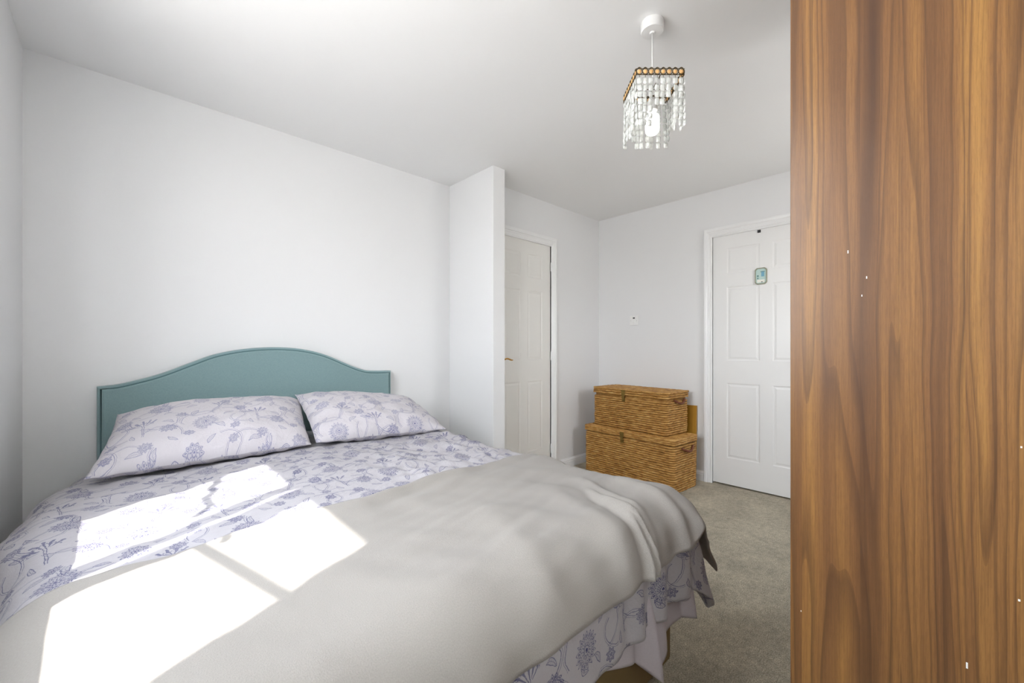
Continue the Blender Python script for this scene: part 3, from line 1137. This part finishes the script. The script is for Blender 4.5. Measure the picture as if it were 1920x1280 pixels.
def blanket_fn(s, t_, u, v):
    # head side edge is slightly wavy
    t1 = t_
    if v > 0.5:
        t1 = t_ + (v - 0.5) * 2 * (lerp_tab([(-0.1, -0.10), (0.15, -0.065), (0.6, -0.06), (0.95, -0.025), (1.3, 0.0)], s) + 0.012 * math.sin(s * 3.6 + 0.4) + 0.012 * nz(s * 5, 0, 8))
    if v < 0.4:
        t1 = t_ - (0.4 - v) / 0.4 * 0.02 * nz(s * 4, 0, 18)
    s1 = s
    e = wrinkle(s1, t1) + hang_fold(s1, t1) * 0.45
    side = (s1 * 0.35 + t1)
    e += 0.0045 * math.sin(side * 26 + 4 * nz(s1 * 2, t1 * 2, 12)) * sm(0.2, 0.6, s1) * (0.5 + nz(s1 * 3, t1 * 3, 15))
    # soft fold just inside the head side edge
    e += 0.014 * gauss(t1 - (1.225 + 0.05 * (s1 - 0.8)), 0.022) * sm(0.45, 0.6, s1) * sm(1.15, 0.9, s1)
    # the sharp pleats that run over the foot edge
    y = t1
    for (xa, ya, xb, yb, wd, am) in ((0.965, 0.44, 1.125, 0.82, 0.012, 0.020), (1.003, 0.44, 1.085, 0.70, 0.008, 0.018), (1.08, 0.60, 1.20, 0.92, 0.024, 0.012),
                                     (0.90, 0.50, 1.04, 0.92, 0.040, 0.010), (1.22, 0.52, 1.30, 0.86, 0.026, 0.012), (0.60, 0.45, 0.80, 1.00, 0.05, 0.008)):
        k = (y - ya) / (yb - ya)
        xx = xa + (xb - xa) * k
        f = sm(1.12, 0.72, k) * sm(-0.6, -0.1, k)
        e += am * gauss(s1 - xx, wd) * f
        e -= am * 0.30 * gauss(s1 - xx + wd * 2.2, wd * 1.4) * f
    e += 0.013 * nz(s1 * 5 + t1 * 3, t1 * 2.2 - s1 * 1.2, 21) + 0.005 * nz(s1 * 11 + t1 * 7, t1 * 4 - s1 * 3, 22) + 0.0045 * nz(s1 * 4 + t1 * 1.5, t1 * 22 - s1 * 5, 30) * sm(0.3, 0.7, s1)
    p = drape(s1, t1, 0.024, e, 0.02)
    if s1 > XRC and t1 < YF:
        k = sm(0.17, 0.35, math.hypot(s1 - XRC, YF - t1))
        p.x += 0.03 * k
        p.y -= 0.035 * k
    # hem lifts where it turns the corner
    if t1 < YF:
        k = gauss(s1 - 1.315, 0.045) * sm(0.06, 0.2, YF - t1)
        p.z += 0.045 * k
        p.y -= 0.02 * k
    if p.x < XL + 0.012:
        p.x = XL + 0.012
    return p, (s1, t1)


blanket = cloth('blanket', M['fleece'], (-0.40, XRC + 0.300), (YF - 0.182, 1.275), 0.0082, blanket_fn, thick=0.006)
tag(blanket, 'grey beige fleece blanket draped over the foot half of the bed', 'blanket')


def sheet_fn(s, t_, u, v):
    # v = 0 hem, v = 1 under the duvet; follows the foot end down towards the floor
    depth = lerp_tab([(0.0, 0.38), (0.80, 0.40), (1.00, 0.46), (1.09, 0.53), (1.16, 0.475), (1.40, 0.46)], s)
    tt = YF + 0.03 - (1 - v) * depth
    ex = 0.0
    k = sm(0.25, 1.0, (1 - v))
    e = -0.035 + 0.012 * k * math.sin(s * 19) + 0.007 * k * nz(s * 9, tt * 4, 3)
    # box pleat
    e += 0.035 * k * (gauss(s - 1.07, 0.018) - 0.6 * gauss(s - 1.03, 0.02)) + 0.02 * k * gauss(s - 1.14, 0.03)
    p = drape(s, tt, 0.0, e, 0.06)
    p.z += 0.012 * k * nz(s * 7, 1, 5)
    return p, (s, tt)


sheet = cloth('bed_sheet', M['sheet'], (0.0, XRC + 0.09), (YF - 0.45, YF + 0.03), 0.010, sheet_fn, thick=0.002)
tag(sheet, 'thin pale mauve sheet hanging below the duvet at the bed foot', 'sheet')


# ---------------------------------------------------------------- pillows
def pillow(name, corners, T_up, T_dn, mat, label, seed):
    BL, BR, TR, TL = [Vector(c) for c in corners]
    N_, K_ = 56, 40
    nrm = ((BR - BL).cross(TL - BL)).normalized()
    V, U, F = [], [], []
    wd = (BR - BL).length
    ht = (TL - BL).length
    for side in (1, -1):
        for j in range(K_ + 1):
            for i in range(N_ + 1):
                u = i / N_ * 2 - 1
                v = j / K_ * 2 - 1
                # edges drawn in slightly between the corners
                pu = u * (1 - 0.035 * (1 - v * v) ** 1.0 * abs(u) ** 3)
                pv = v * (1 - 0.05 * (1 - u * u) ** 1.0 * abs(v) ** 3)
                a = (pu + 1) / 2
                b_ = (pv + 1) / 2
                p = BL * (1 - a) * (1 - b_) + BR * a * (1 - b_) + TR * a * b_ + TL * (1 - a) * b_
                fl = max(0, (1 - abs(u) ** 3.2)) ** 0.62 * max(0, (1 - abs(v) ** 2.6)) ** 0.62
                Tt = T_up if side > 0 else T_dn
                edge = 1 - fl
                wr = 0.009 * nz(u * 2.2 + seed, v * 2.4, side) * fl * 2 + 0.006 * nz(u * 6 + seed, v * 6, side + 3) * fl
                # puckers running in from the seams
                pk = sm(0.55, 0.97, abs(u)) * 0.008 * math.sin(v * 17 + 3 * nz(v * 2, seed, 0)) + sm(0.6, 0.97, abs(v)) * 0.006 * math.sin(u * 24 + 3 * nz(u * 2, seed, 4))
                h_ = side * (Tt * fl + 0.0015) + wr + pk * (0.3 + 0.7 * fl)
                q = p + nrm * h_
                if side < 0:
                    q.z = max(q.z, TOP + 0.018 - 0.012)
                V.append(q)
                U.append((a * wd + (0.9 if side < 0 else 0), b_ * ht * 1.08))
    off = (N_ + 1) * (K_ + 1)
    for sd_ in (0, 1):
        for j in range(K_):
            for i in range(N_):
                a = sd_ * off + j * (N_ + 1) + i
                f = (a, a + 1, a + N_ + 2, a + N_ + 1)
                F.append(f if sd_ == 0 else f[::-1])
    # seam
    bd = [i for i in range(N_ + 1)] + [j * (N_ + 1) + N_ for j in range(1, K_ + 1)] + [K_ * (N_ + 1) + i for i in range(N_ - 1, -1, -1)] + [j * (N_ + 1) for j in range(K_ - 1, 0, -1)]
    for k in range(len(bd)):
        a, b_ = bd[k], bd[(k + 1) % len(bd)]
        F.append((b_, a, a + off, b_ + off))
    c = sum(V, Vector()) / len(V)
    c.z = min(v.z for v in V)
    o_ = mesh_obj(name, [v - c for v in V], F, mat, None, True, U, loc=c)
    tag(o_, label, 'pillow', 'floral pillows against the headboard')
    return o_


pillow('pillow', [(-0.085, 2.055, 0.632), (0.655, 2.045, 0.640), (0.755, 2.520, 0.800), (0.00, 2.530, 0.795)], 0.100, 0.07, M['floral_pillow'],
       'larger floral printed pillow on the left side of the headboard', 2.0)
pillow('pillow', [(0.678, 2.050, 0.640), (1.345, 1.945, 0.632), (1.405, 2.470, 0.745), (0.715, 2.505, 0.830)], 0.095, 0.07, M['floral_pillow2'],
       'floral printed pillow on the right, overlapping the left one', 9.0)


# ================================================================ WICKER BASKETS
def rope_ring(bm_, w_, d_, z, r, seed, rc=0.012, step=0.011, seg=6, zr=None):
    """one woven course around a w x d rectangle (x from 0..d, y from 0..w)"""
    pts = []
    def side(p0, p1):
        L = (Vector(p1) - Vector(p0)).length
        n_ = max(2, int(L / step))
        for k in range(n_):
            pts.append(Vector(p0).lerp(Vector(p1), k / n_))
    c = rc
    segs = [((c, 0), (d_ - c, 0)), ((d_, c), (d_, w_ - c)), ((d_ - c, w_), (c, w_)), ((0, w_ - c), (0, c))]
    for a, b_ in segs:
        side((a[0], a[1], z), (b_[0], b_[1], z))
    ph = random.uniform(0, 6)
    rings = []
    n_ = len(pts)
    for i, p in enumerate(pts):
        a = pts[i - 1]
        b_ = pts[(i + 1) % n_]
        d = (b_ - a).normalized()
        s = Vector((d.y, -d.x, 0))
        rr = r * (1.0 + 0.16 * math.sin(i * 1.25 + ph) + 0.14 * nz(i * 0.35, seed, z * 30))
        zz = r * 0.22 * nz(i * 0.22, seed + 5, z * 40)
        rings.append([bm_.verts.new(p + s * math.cos(2 * PI * k / seg + i * 0.0) * rr * 1.05 + Vector((0, 0, zz + math.sin(2 * PI * k / seg) * rr))) for k in range(seg)])
    for i in range(n_):
        A, B = rings[i], rings[(i + 1) % n_]
        for k in range(seg):
            bm_.faces.new((A[k], A[(k + 1) % seg], B[(k + 1) % seg], B[k]))


def basket(origin, rz, w_, d_, h_, lid_h, label, hz_frac, latch_dy, ov=0.006):
    """origin = front right bottom corner; local +x goes to the wall, +y to the left"""
    root = thing('wicker_basket', label, 'basket', origin, rz, 'wicker storage baskets')
    # inner wooden core and woven courses
    r = 0.0085
    bm_ = bmesh.new()
    bm_box(bm_, 0.012, d_ - 0.012, 0.012, w_ - 0.012, 0.003, h_ - lid_h + 0.002)
    z = r
    while z < h_ - lid_h - r * 1.6:
        rope_ring(bm_, w_, d_, z, r, random.random() * 50)
        z += r * 2.05
    body = bm_obj('body', bm_, M['wicker'], root, smooth=True)
    body['label'] = 'horizontally woven rush sides'
    bm_ = bmesh.new()
    lz0 = h_ - lid_h
    bm_box(bm_, 0.006, d_ - 0.006, 0.006, w_ - 0.006, lz0 + 0.005, h_ - 0.008)
    nl = max(2, int(round(lid_h / (r * 2.05))))
    for k in range(nl):
        z = lz0 + r + k * (lid_h - 2 * r) / max(1, nl - 1)
        rope_ring_ov(bm_, w_, d_, z, r, ov)
    # courses across the top of the lid, running along y
    x = -ov + r
    while x < d_ + ov:
        pts = [Vector((x, -ov * 0.6 + (w_ + ov * 1.2) * k / int(w_ / 0.014), h_ - r * 0.9 + 0.0012 * nz(x * 60, k * 0.3, 2))) for k in range(int(w_ / 0.014) + 1)]
        ph = random.uniform(0, 6)
        bm_tube(bm_, pts, (lambda ph_: (lambda i: r * (1 + 0.15 * math.sin(i * 1.6 + ph_))))(ph), 6)
        x += r * 1.9
    lid = bm_obj('lid', bm_, M['wicker'], root, smooth=True)
    # brass hasp on the front (front = local -x side), lid plate and staple
    ly = w_ * latch_dy
    bm_ = bmesh.new()
    bm_box(bm_, -ov - 0.0105, -ov - 0.008, ly - 0.019, ly + 0.019, h_ - lid_h - 0.004, h_ - 0.006, bev=0.001, seg=1)
    bm_box(bm_, -ov - 0.012, -ov - 0.0095, ly - 0.013, ly + 0.013, h_ - lid_h - 0.036, h_ - lid_h - 0.004, bev=0.001, seg=1)
    for q in (-0.013, 0.013):
        bm_lathe(bm_, [(0, 0.0), (0.003, 0.0), (0, 0.002)], 8, (-ov - 0.011, ly + q, h_ - lid_h + 0.012))
    lt = bm_obj('latch', bm_, M['aged_brass'], root)
    lt['label'] = 'aged brass hasp latch'
    bm_ = bmesh.new()
    bm_box(bm_, -0.013, -0.0085, ly - 0.016, ly + 0.016, h_ - lid_h - 0.052, h_ - lid_h - 0.022, bev=0.001, seg=1)
    bm_tube(bm_, [(-0.013, ly - 0.006, h_ - lid_h - 0.03), (-0.024, ly - 0.006, h_ - lid_h - 0.034), (-0.024, ly + 0.006, h_ - lid_h - 0.034), (-0.013, ly + 0.006, h_ - lid_h - 0.03)], 0.0022, 6)
    bm_obj('latch_plate', bm_, M['aged_brass'], root)
    # leather handle on the right side (local y = 0 side)
    zc = h_ - lid_h - hz_frac
    bm_ = bmesh.new()
    x0, x1 = d_ * 0.30, d_ * 0.78
    P = []
    for k in range(17):
        a = k / 16
        P.append((x0 + (x1 - x0) * a, -0.010 - 0.022 * math.sin(PI * a), zc - 0.028 * math.sin(PI * a)))
    bm_tube(bm_, P, 0.0085, 8)
    hd = bm_obj('handle', bm_, M['leather'], root, smooth=True)
    hd['label'] = 'brown leather carrying handle'
    return root


def rope_ring_ov(bm_, w_, d_, z, r, ov):
    # ring a little larger than the body
    tmp = bmesh.new()
    rope_ring(tmp, w_ + 2 * ov, d_ + 2 * ov, z, r, random.random() * 50)
    me = bpy.data.meshes.new('tmp')
    tmp.to_mesh(me)
    tmp.free()
    me.transform(Matrix.Translation((-ov, -ov, 0)))
    bm_.from_mesh(me)
    bpy.data.meshes.remove(me)


RZ = math.radians(-0.0)


def basket_at(front_right, ang, *a, **k):
    # local +x -> direction to wall, local +y -> direction to the left along the front
    return basket(front_right, ang, *a, **k)


basket_at((2.985, 1.400, 0.0), math.radians(-4.5), 0.845, 0.345, 0.405, 0.046,
          'larger woven rush chest standing on the carpet under the smaller one', 0.030, 0.53)
basket_at((3.060, 1.492, 0.4085), math.radians(-5.0), 0.710, 0.320, 0.335, 0.052,
          'smaller woven rush chest stacked on the larger chest', 0.012, 0.545)

# mustard board leaning behind the baskets
bm = bmesh.new()
bm_box(bm, -0.009, 0.009, 0, 0.52, 0, 0.612, bev=0.002)
bm_box(bm, -0.013, -0.009, 0.0, 0.030, 0, 0.612, bev=0.001)
bd_ = bm_obj('wooden_board', bm, M['mustard'], None, loc=(3.4445, 1.425, 0.001))
bd_.rotation_euler = (0, math.radians(2.0), 0)
tag(bd_, 'mustard varnished board leaning on the wall behind the chests', 'board')

# ================================================================ WARDROBE
WX, WYF, WDEP, WW, WH = 1.0, 0.222, 0.58, 1.10, 2.10
wd_ = thing('wardrobe', 'tall walnut effect wardrobe filling the right edge', 'wardrobe', (WX + WW / 2, WYF - WDEP / 2, 0))
wo_ = Vector(wd_.location)


def wpart(name, x0, x1, y0, y1, z0, z1, mat=M['walnut'], bev=0.0012, parent=None):
    return box(name, (x0 - wo_.x, x1 - wo_.x, y0 - wo_.y, y1 - wo_.y, z0, z1), mat, parent or wd_, bev)


yb = WYF - WDEP
sp_ = wpart('side_panel', WX, WX + 0.022, yb, WYF, 0.0, WH)
sp_['label'] = 'glossy walnut grain side panel'
wpart('side_panel', WX + WW - 0.022, WX + WW, yb, WYF, 0, WH)
wpart('top_panel', WX + 0.022, WX + WW - 0.022, yb, WYF - 0.022, WH - 0.022, WH)
wpart('bottom_panel', WX + 0.022, WX + WW - 0.022, yb, WYF - 0.022, 0.07, 0.092)
wpart('plinth', WX + 0.022, WX + WW - 0.022, WYF - 0.05, WYF - 0.035, 0, 0.07)
wpart('back_panel', WX + 0.022, WX + WW - 0.022, yb, yb + 0.006, 0.07, WH - 0.022)
for k in (0, 1):
    x0 = WX + 0.024 + k * (WW - 0.046) / 2
    d_ = wpart('door', x0, x0 + (WW - 0.052) / 2, WYF - 0.020, WYF - 0.001, 0.075, WH - 0.024)
    hx_ = x0 + (WW - 0.052) / 2 - 0.04 if k == 0 else x0 + 0.04
    bm = bmesh.new()
    bm_tube(bm, [(hx_ - wo_.x, WYF - 0.001 - wo_.y, 0.98), (hx_ - wo_.x, WYF + 0.025 - wo_.y, 0.98), (hx_ - wo_.x, WYF + 0.025 - wo_.y, 1.14), (hx_ - wo_.x, WYF - 0.001 - wo_.y, 1.14)], 0.005, 8)
    bm_obj('handle', bm, M['steel'], d_, smooth=True)
# small paint chips on the side panel
chip = simple('chip_white', (0.8, 0.8, 0.78, 1), 0.6)


def onpanel(px, py):
    k = (px - 960) / 777.0
    f = (math.cos(YAW) + k * math.sin(YAW), math.sin(YAW) - k * math.cos(YAW))
    t_ = WX / f[0]
    return f[1] * t_, CAM_H - (py - 652) * t_ / 777.0


bm = bmesh.new()
for px, py, w_, h_, in ((1590, 472, 1.6, 5), (1625, 520, 1.6, 4), (1616, 554, 1.4, 3), (1813, 1247, 2.5, 9), (1911, 1125, 2.6, 3), (1915, 838, 2, 2.5), (1502, 1145, 1.4, 2.5)):
    y, z = onpanel(px, py)
    hw, hh = w_ / 777 / 2.8, h_ / 777 / 2.4
    bm_box(bm, WX - 0.0004 - wo_.x, WX + 0.0002 - wo_.x, y - hw - wo_.y, y + hw - wo_.y, z - hh, z + hh)
ch = bm_obj('scuff_marks', bm, chip, sp_)
ch['kind'] = 'stuff'

# ================================================================ PENDANT LIGHT
fw = Vector((math.cos(YAW), math.sin(YAW), 0))
rt = Vector((math.sin(YAW), -math.cos(YAW), 0))
pc = fw * 1.61 + rt * (0.3385 * 1.61)
pen = thing('pendant_lamp', 'crystal bead ceiling pendant with amber studded square rim', 'lamp', (pc.x, pc.y, ZC), YAW - PI / 2)
# local axes: +x = right in the picture, +y = away from the camera, z down from the ceiling
bm = bmesh.new()
bm_lathe(bm, [(0, 0), (0.040, 0), (0.043, -0.004), (0.043, -0.034), (0.040, -0.039), (0.010, -0.041), (0.008, -0.046), (0.0, -0.046)], 40)
bm_obj('ceiling_rose', bm, M['plastic'], pen)
bm = bmesh.new()
ZR = -0.250                                   # rim height below the ceiling
bm_tube(bm, [(0, 0, -0.04), (0, 0, -0.15), (0, 0, ZR - 0.07)], 0.0028, 10)
bm_obj('cable', bm, M['plastic'], pen, smooth=True)
bm = bmesh.new()
bm_lathe(bm, [(0, 0), (0.012, 0), (0.016, -0.01), (0.020, -0.016), (0.020, -0.05), (0.017, -0.052), (0, -0.052)], 24, (0, 0, ZR - 0.045))
bm_obj('lamp_holder', bm, M['plastic'], pen, smooth=False)
bulb_m, bb, bt = new_mat('lit_bulb', (0.95, 0.95, 0.93, 1), 0.3)
bb.inputs['Emission Color'].default_value = (1, 0.97, 0.92, 1)
bb.inputs['Emission Strength'].default_value = 2.0
bm = bmesh.new()
prof = [(0.0, 0.0), (0.013, 0.0), (0.014, -0.010), (0.024, -0.018), (0.027, -0.026), (0.027, -0.070), (0.025, -0.079), (0.019, -0.087), (0.010, -0.091), (0.0, -0.092)]
bm_lathe(bm, prof, 24, (0, 0, ZR - 0.097))
bm_obj('bulb', bm, bulb_m, pen, smooth=True)['label'] = 'glowing white bulb'
gold = simple('gold_wire', srgb(150, 118, 62), 0.35, 0.5, 0.9)
amber = simple('amber_stud', srgb(240, 190, 126), 0.25, 0.6)
dark_wire = simple('dark_wire', srgb(92, 78, 52), 0.4, 0.5, 0.8)
# frame wires + cross arms
HWD = 0.088
bm = bmesh.new()
for z in (ZR + 0.010, ZR - 0.012):
    cn = [(-HWD, -HWD, z), (HWD, -HWD, z), (HWD, HWD, z), (-HWD, HWD, z)]
    for a, b_ in zip(cn, cn[1:] + cn[:1]):
        bm_tube(bm, [a, b_], 0.0013, 6)
bm_tube(bm, [(-HWD, 0, ZR - 0.012), (HWD, 0, ZR - 0.012)], 0.0013, 6)
bm_tube(bm, [(0, -HWD, ZR - 0.012), (0, HWD, ZR - 0.012)], 0.0013, 6)
bm_lathe(bm, [(0.021, 0.002), (0.024, 0.002), (0.024, -0.002), (0.021, -0.002), (0.021, 0.002)], 24, (0, 0, ZR - 0.05))
for q in ((1, 0), (-1, 0), (0, 1), (0, -1)):
    bm_tube(bm, [(q[0] * 0.024, q[1] * 0.024, ZR - 0.05), (q[0] * HWD, q[1] * HWD, ZR - 0.012)], 0.0012, 6)
bm_obj('rim_frame', bm, dark_wire, pen)
# one rim link: pointed oval ring holding an amber stud
bm = bmesh.new()
ring = []
for k in range(20):
    a = 2 * PI * k / 20
    rr = 0.0108 + 0.0038 * max(0, math.sin(a)) ** 8 
    ring.append((rr * math.cos(a), 0, rr * math.sin(a)))
bm_tube(bm, ring, 0.0019, 6, closed=True)
link0 = bm_obj('rim_link', bm, dark_wire, pen)
bm = bmesh.new()
bmesh.ops.create_uvsphere(bm, u_segments=14, v_segments=8, radius=0.0078)
bmesh.ops.scale(bm, vec=(1, 0.45, 1), verts=bm.verts)
stud0 = bm_obj('amber_stud', bm, amber, link0, smooth=True)
# bead: cut glass square plate with bevelled pyramid faces
bm = bmesh.new()
cw, chh, th_ = 0.0092, 0.0122, 0.0042
o8 = [(-cw, -chh * 0.62), (-cw * 0.62, -chh), (cw * 0.62, -chh), (cw, -chh * 0.62), (cw, chh * 0.62), (cw * 0.62, chh), (-cw * 0.62, chh), (-cw, chh * 0.62)]
v8 = [bm.verts.new((x, 0, z)) for x, z in o8]
for sgn in (1, -1):
    inn = [bm.verts.new((x * 0.45, sgn * th_, z * 0.45)) for x, z in o8]
    for k in range(8):
        bm.faces.new((v8[k], v8[(k + 1) % 8], inn[(k + 1) % 8], inn[k]))
    bm.faces.new(inn)
gmat, gb, gtt = new_mat('cut_glass', (0.93, 0.97, 0.94, 1), 0.06, 0.8)
gb.inputs['Transmission Weight'].default_value = 0.35
gb.inputs['IOR'].default_value = 1.5
tcn = gtt.n('ShaderNodeTexCoord').outputs['Object']
gtt.put(gb.inputs['Base Color'], gtt.mix(gtt.noise(tcn, 90, 2).outputs[0], (0.86, 0.91, 0.86, 1), (1, 1, 1, 1)))
# strands: wire with glass beads
bm2 = bmesh.new()
bm_tube(bm2, [(0, 0, 0), (0, 0, -0.012)], 0.0009, 5)
strand0 = bm_obj('strand', bm2, dark_wire, pen)
bead0 = bm_obj('bead', bm, gmat, strand0)
pin_me = None
lens = {0: [7, 7, 7, 4, 4, 3, 6, 7], 1: [7, 7, 6, 6, 5, 5, 5, 6], 2: [7, 7, 7, 7, 7, 7, 6, 7], 3: [7, 7, 7, 7, 7, 7, 7, 7]}
first = True
for side in range(4):
    for k in range(8):
        u = -HWD + 2 * HWD * (k + 0.5) / 8
        if side == 0:
            px, py, rz = u, -HWD, 0
        elif side == 1:
            px, py, rz = HWD, u, PI / 2
        elif side == 2:
            px, py, rz = -u, HWD, PI
        else:
            px, py, rz = -HWD, -u, -PI / 2
        if first:
            lk, sdd, stn = link0, stud0, strand0
        else:
            lk = link0.copy()
            C.objects.link(lk)
            lk.parent = pen
            sdd = stud0.copy()
            C.objects.link(sdd)
            sdd.parent = lk
            stn = strand0.copy()
            C.objects.link(stn)
            stn.parent = pen
        lk.location = (px, py, ZR)
        lk.rotation_euler = (0, 0, rz)
        stn.location = (px, py, ZR - 0.012)
        stn.rotation_euler = (random.uniform(-0.03, 0.03), random.uniform(-0.05, 0.05), rz + random.uniform(-0.2, 0.2))
        nb = lens[side][k]
        for q in range(nb):
            if first and q == 0:
                bd = bead0
            else:
                bd = bead0.copy()
                C.objects.link(bd)
                bd.parent = stn
            bd.location = (0, 0, -0.021 - q * 0.0258)
            bd.rotation_euler = (random.uniform(-0.1, 0.1), random.uniform(-0.07, 0.07), random.uniform(-0.35, 0.35))
        first = False

# ================================================================ SMALL THINGS
# fused spur switch on the right wall
sw = thing('wall_switch', 'white square fused switch plate on the wall above the baskets', 'switch', (XR, 2.008, 1.343))
bm = bmesh.new()
bm_box(bm, -0.009, 0, -0.043, 0.043, -0.043, 0.043, bev=0.003, seg=3)
bm_obj('plate', bm, M['plastic'], sw)
bm = bmesh.new()
bm_box(bm, -0.0145, -0.009, -0.014, 0.014, -0.022, 0.010, bev=0.002)
bm_obj('fuse_holder', bm, M['plastic'], sw)
bm = bmesh.new()
bm_box(bm, -0.0115, -0.009, -0.011, 0.009, 0.018, 0.030, bev=0.001)
bm_obj('indicator', bm, M['black'], sw)
for q in (-0.030, 0.030):
    bm = bmesh.new()
    bmesh.ops.create_uvsphere(bm, u_segments=12, v_segments=8, radius=0.0032)
    bm_obj('screw', bm, M['steel'], sw, loc=(-0.0095, q, 0.0), smooth=True)

# small plaque with a chamfered frame on the bedroom door
pq = thing('door_plaque', 'small chamfered plaque with blue bathtub picture on the white door', 'plaque', (XR + 0.012, 0.962, 1.628))
PWD, PHT = 0.041, 0.062


def octo(w_, h_, c=0.35):
    pts_ = []
    cc = w_ * c
    for (sx, sz) in ((1, 1), (-1, 1), (-1, -1), (1, -1)):
        seq = [(sx * w_, sz * (h_ - cc * 1.2)), (sx * (w_ - cc * 0.4), sz * (h_ - cc * 0.45)), (sx * (w_ - cc * 1.1), sz * h_)]
        pts_ += seq if sx * sz > 0 else seq[::-1]
    return pts_


def prism(name, pts_, x0, x1, mat, parent, hole=None):
    bm_ = bmesh.new()
    A = [bm_.verts.new((x0, y, z)) for y, z in pts_]
    B = [bm_.verts.new((x1, y, z)) for y, z in pts_]
    n_ = len(pts_)
    for k in range(n_):
        bm_.faces.new((A[k], A[(k + 1) % n_], B[(k + 1) % n_], B[k]))
    if hole:
        H0 = [bm_.verts.new((x0, y, z)) for y, z in hole]
        H1 = [bm_.verts.new((x1, y, z)) for y, z in hole]
        for k in range(n_):
            k2 = (k + 1) % n_
            bm_.faces.new((A[k], H0[k], H0[k2], A[k2]))
            bm_.faces.new((B[k], B[k2], H1[k2], H1[k]))
            bm_.faces.new((H0[k], H1[k], H1[k2], H0[k2]))
    else:
        bm_.faces.new(A)
        bm_.faces.new(B)
    return bm_obj(name, bm_, mat, parent)


prism('frame', octo(PWD, PHT), -0.009, 0, simple('plaque_frame', srgb(150, 152, 132), 0.4, var=0.25, scale=80), pq, octo(PWD - 0.007, PHT - 0.008))
prism('backing', octo(PWD - 0.006, PHT - 0.007), -0.005, -0.0005, simple('plaque_ground', srgb(188, 214, 208), 0.4, var=0.05, scale=60), pq)
blue = simple('plaque_blue', srgb(112, 168, 192), 0.4, var=0.1, scale=90)
white_ = simple('plaque_white', srgb(236, 236, 226), 0.4)
green_ = simple('plaque_green', srgb(96, 138, 136), 0.4)
box('picture_shape', (-0.0062, -0.005, -0.022, -0.002, -0.004, 0.036), blue, pq, 0.0005)
box('picture_shape', (-0.0064, -0.005, -0.026, 0.004, 0.030, 0.035), green_, pq, 0.0005)
box('picture_shape', (-0.0064, -0.005, 0.015, 0.026, -0.004, 0.008), green_, pq, 0.0005)
box('picture_shape', (-0.0064, -0.005, 0.017, 0.024, -0.022, -0.010), green_, pq, 0.0005)
box('picture_shape', (-0.0066, -0.005, -0.026, 0.026, -0.048, -0.026), white_, pq, 0.0005)
box('picture_shape', (-0.0074, -0.0064, -0.011, -0.003, -0.047, -0.041), M['black'], pq, 0.0003)

# little black hook over the top of the bedroom door
hk = thing('door_hook', 'tiny black hook over the top of the bedroom door', 'hook', (XR + 0.012, 0.975, 1.974))
box('clip', (-0.004, 0.0, -0.011, 0.011, -0.018, 0.003), M['black'], hk, 0.001)
bm = bmesh.new()
bm_tube(bm, [(-0.004, 0, -0.012), (-0.010, 0, -0.016), (-0.012, 0, -0.010)], 0.0022, 6)
bm_obj('prong', bm, M['black'], hk)
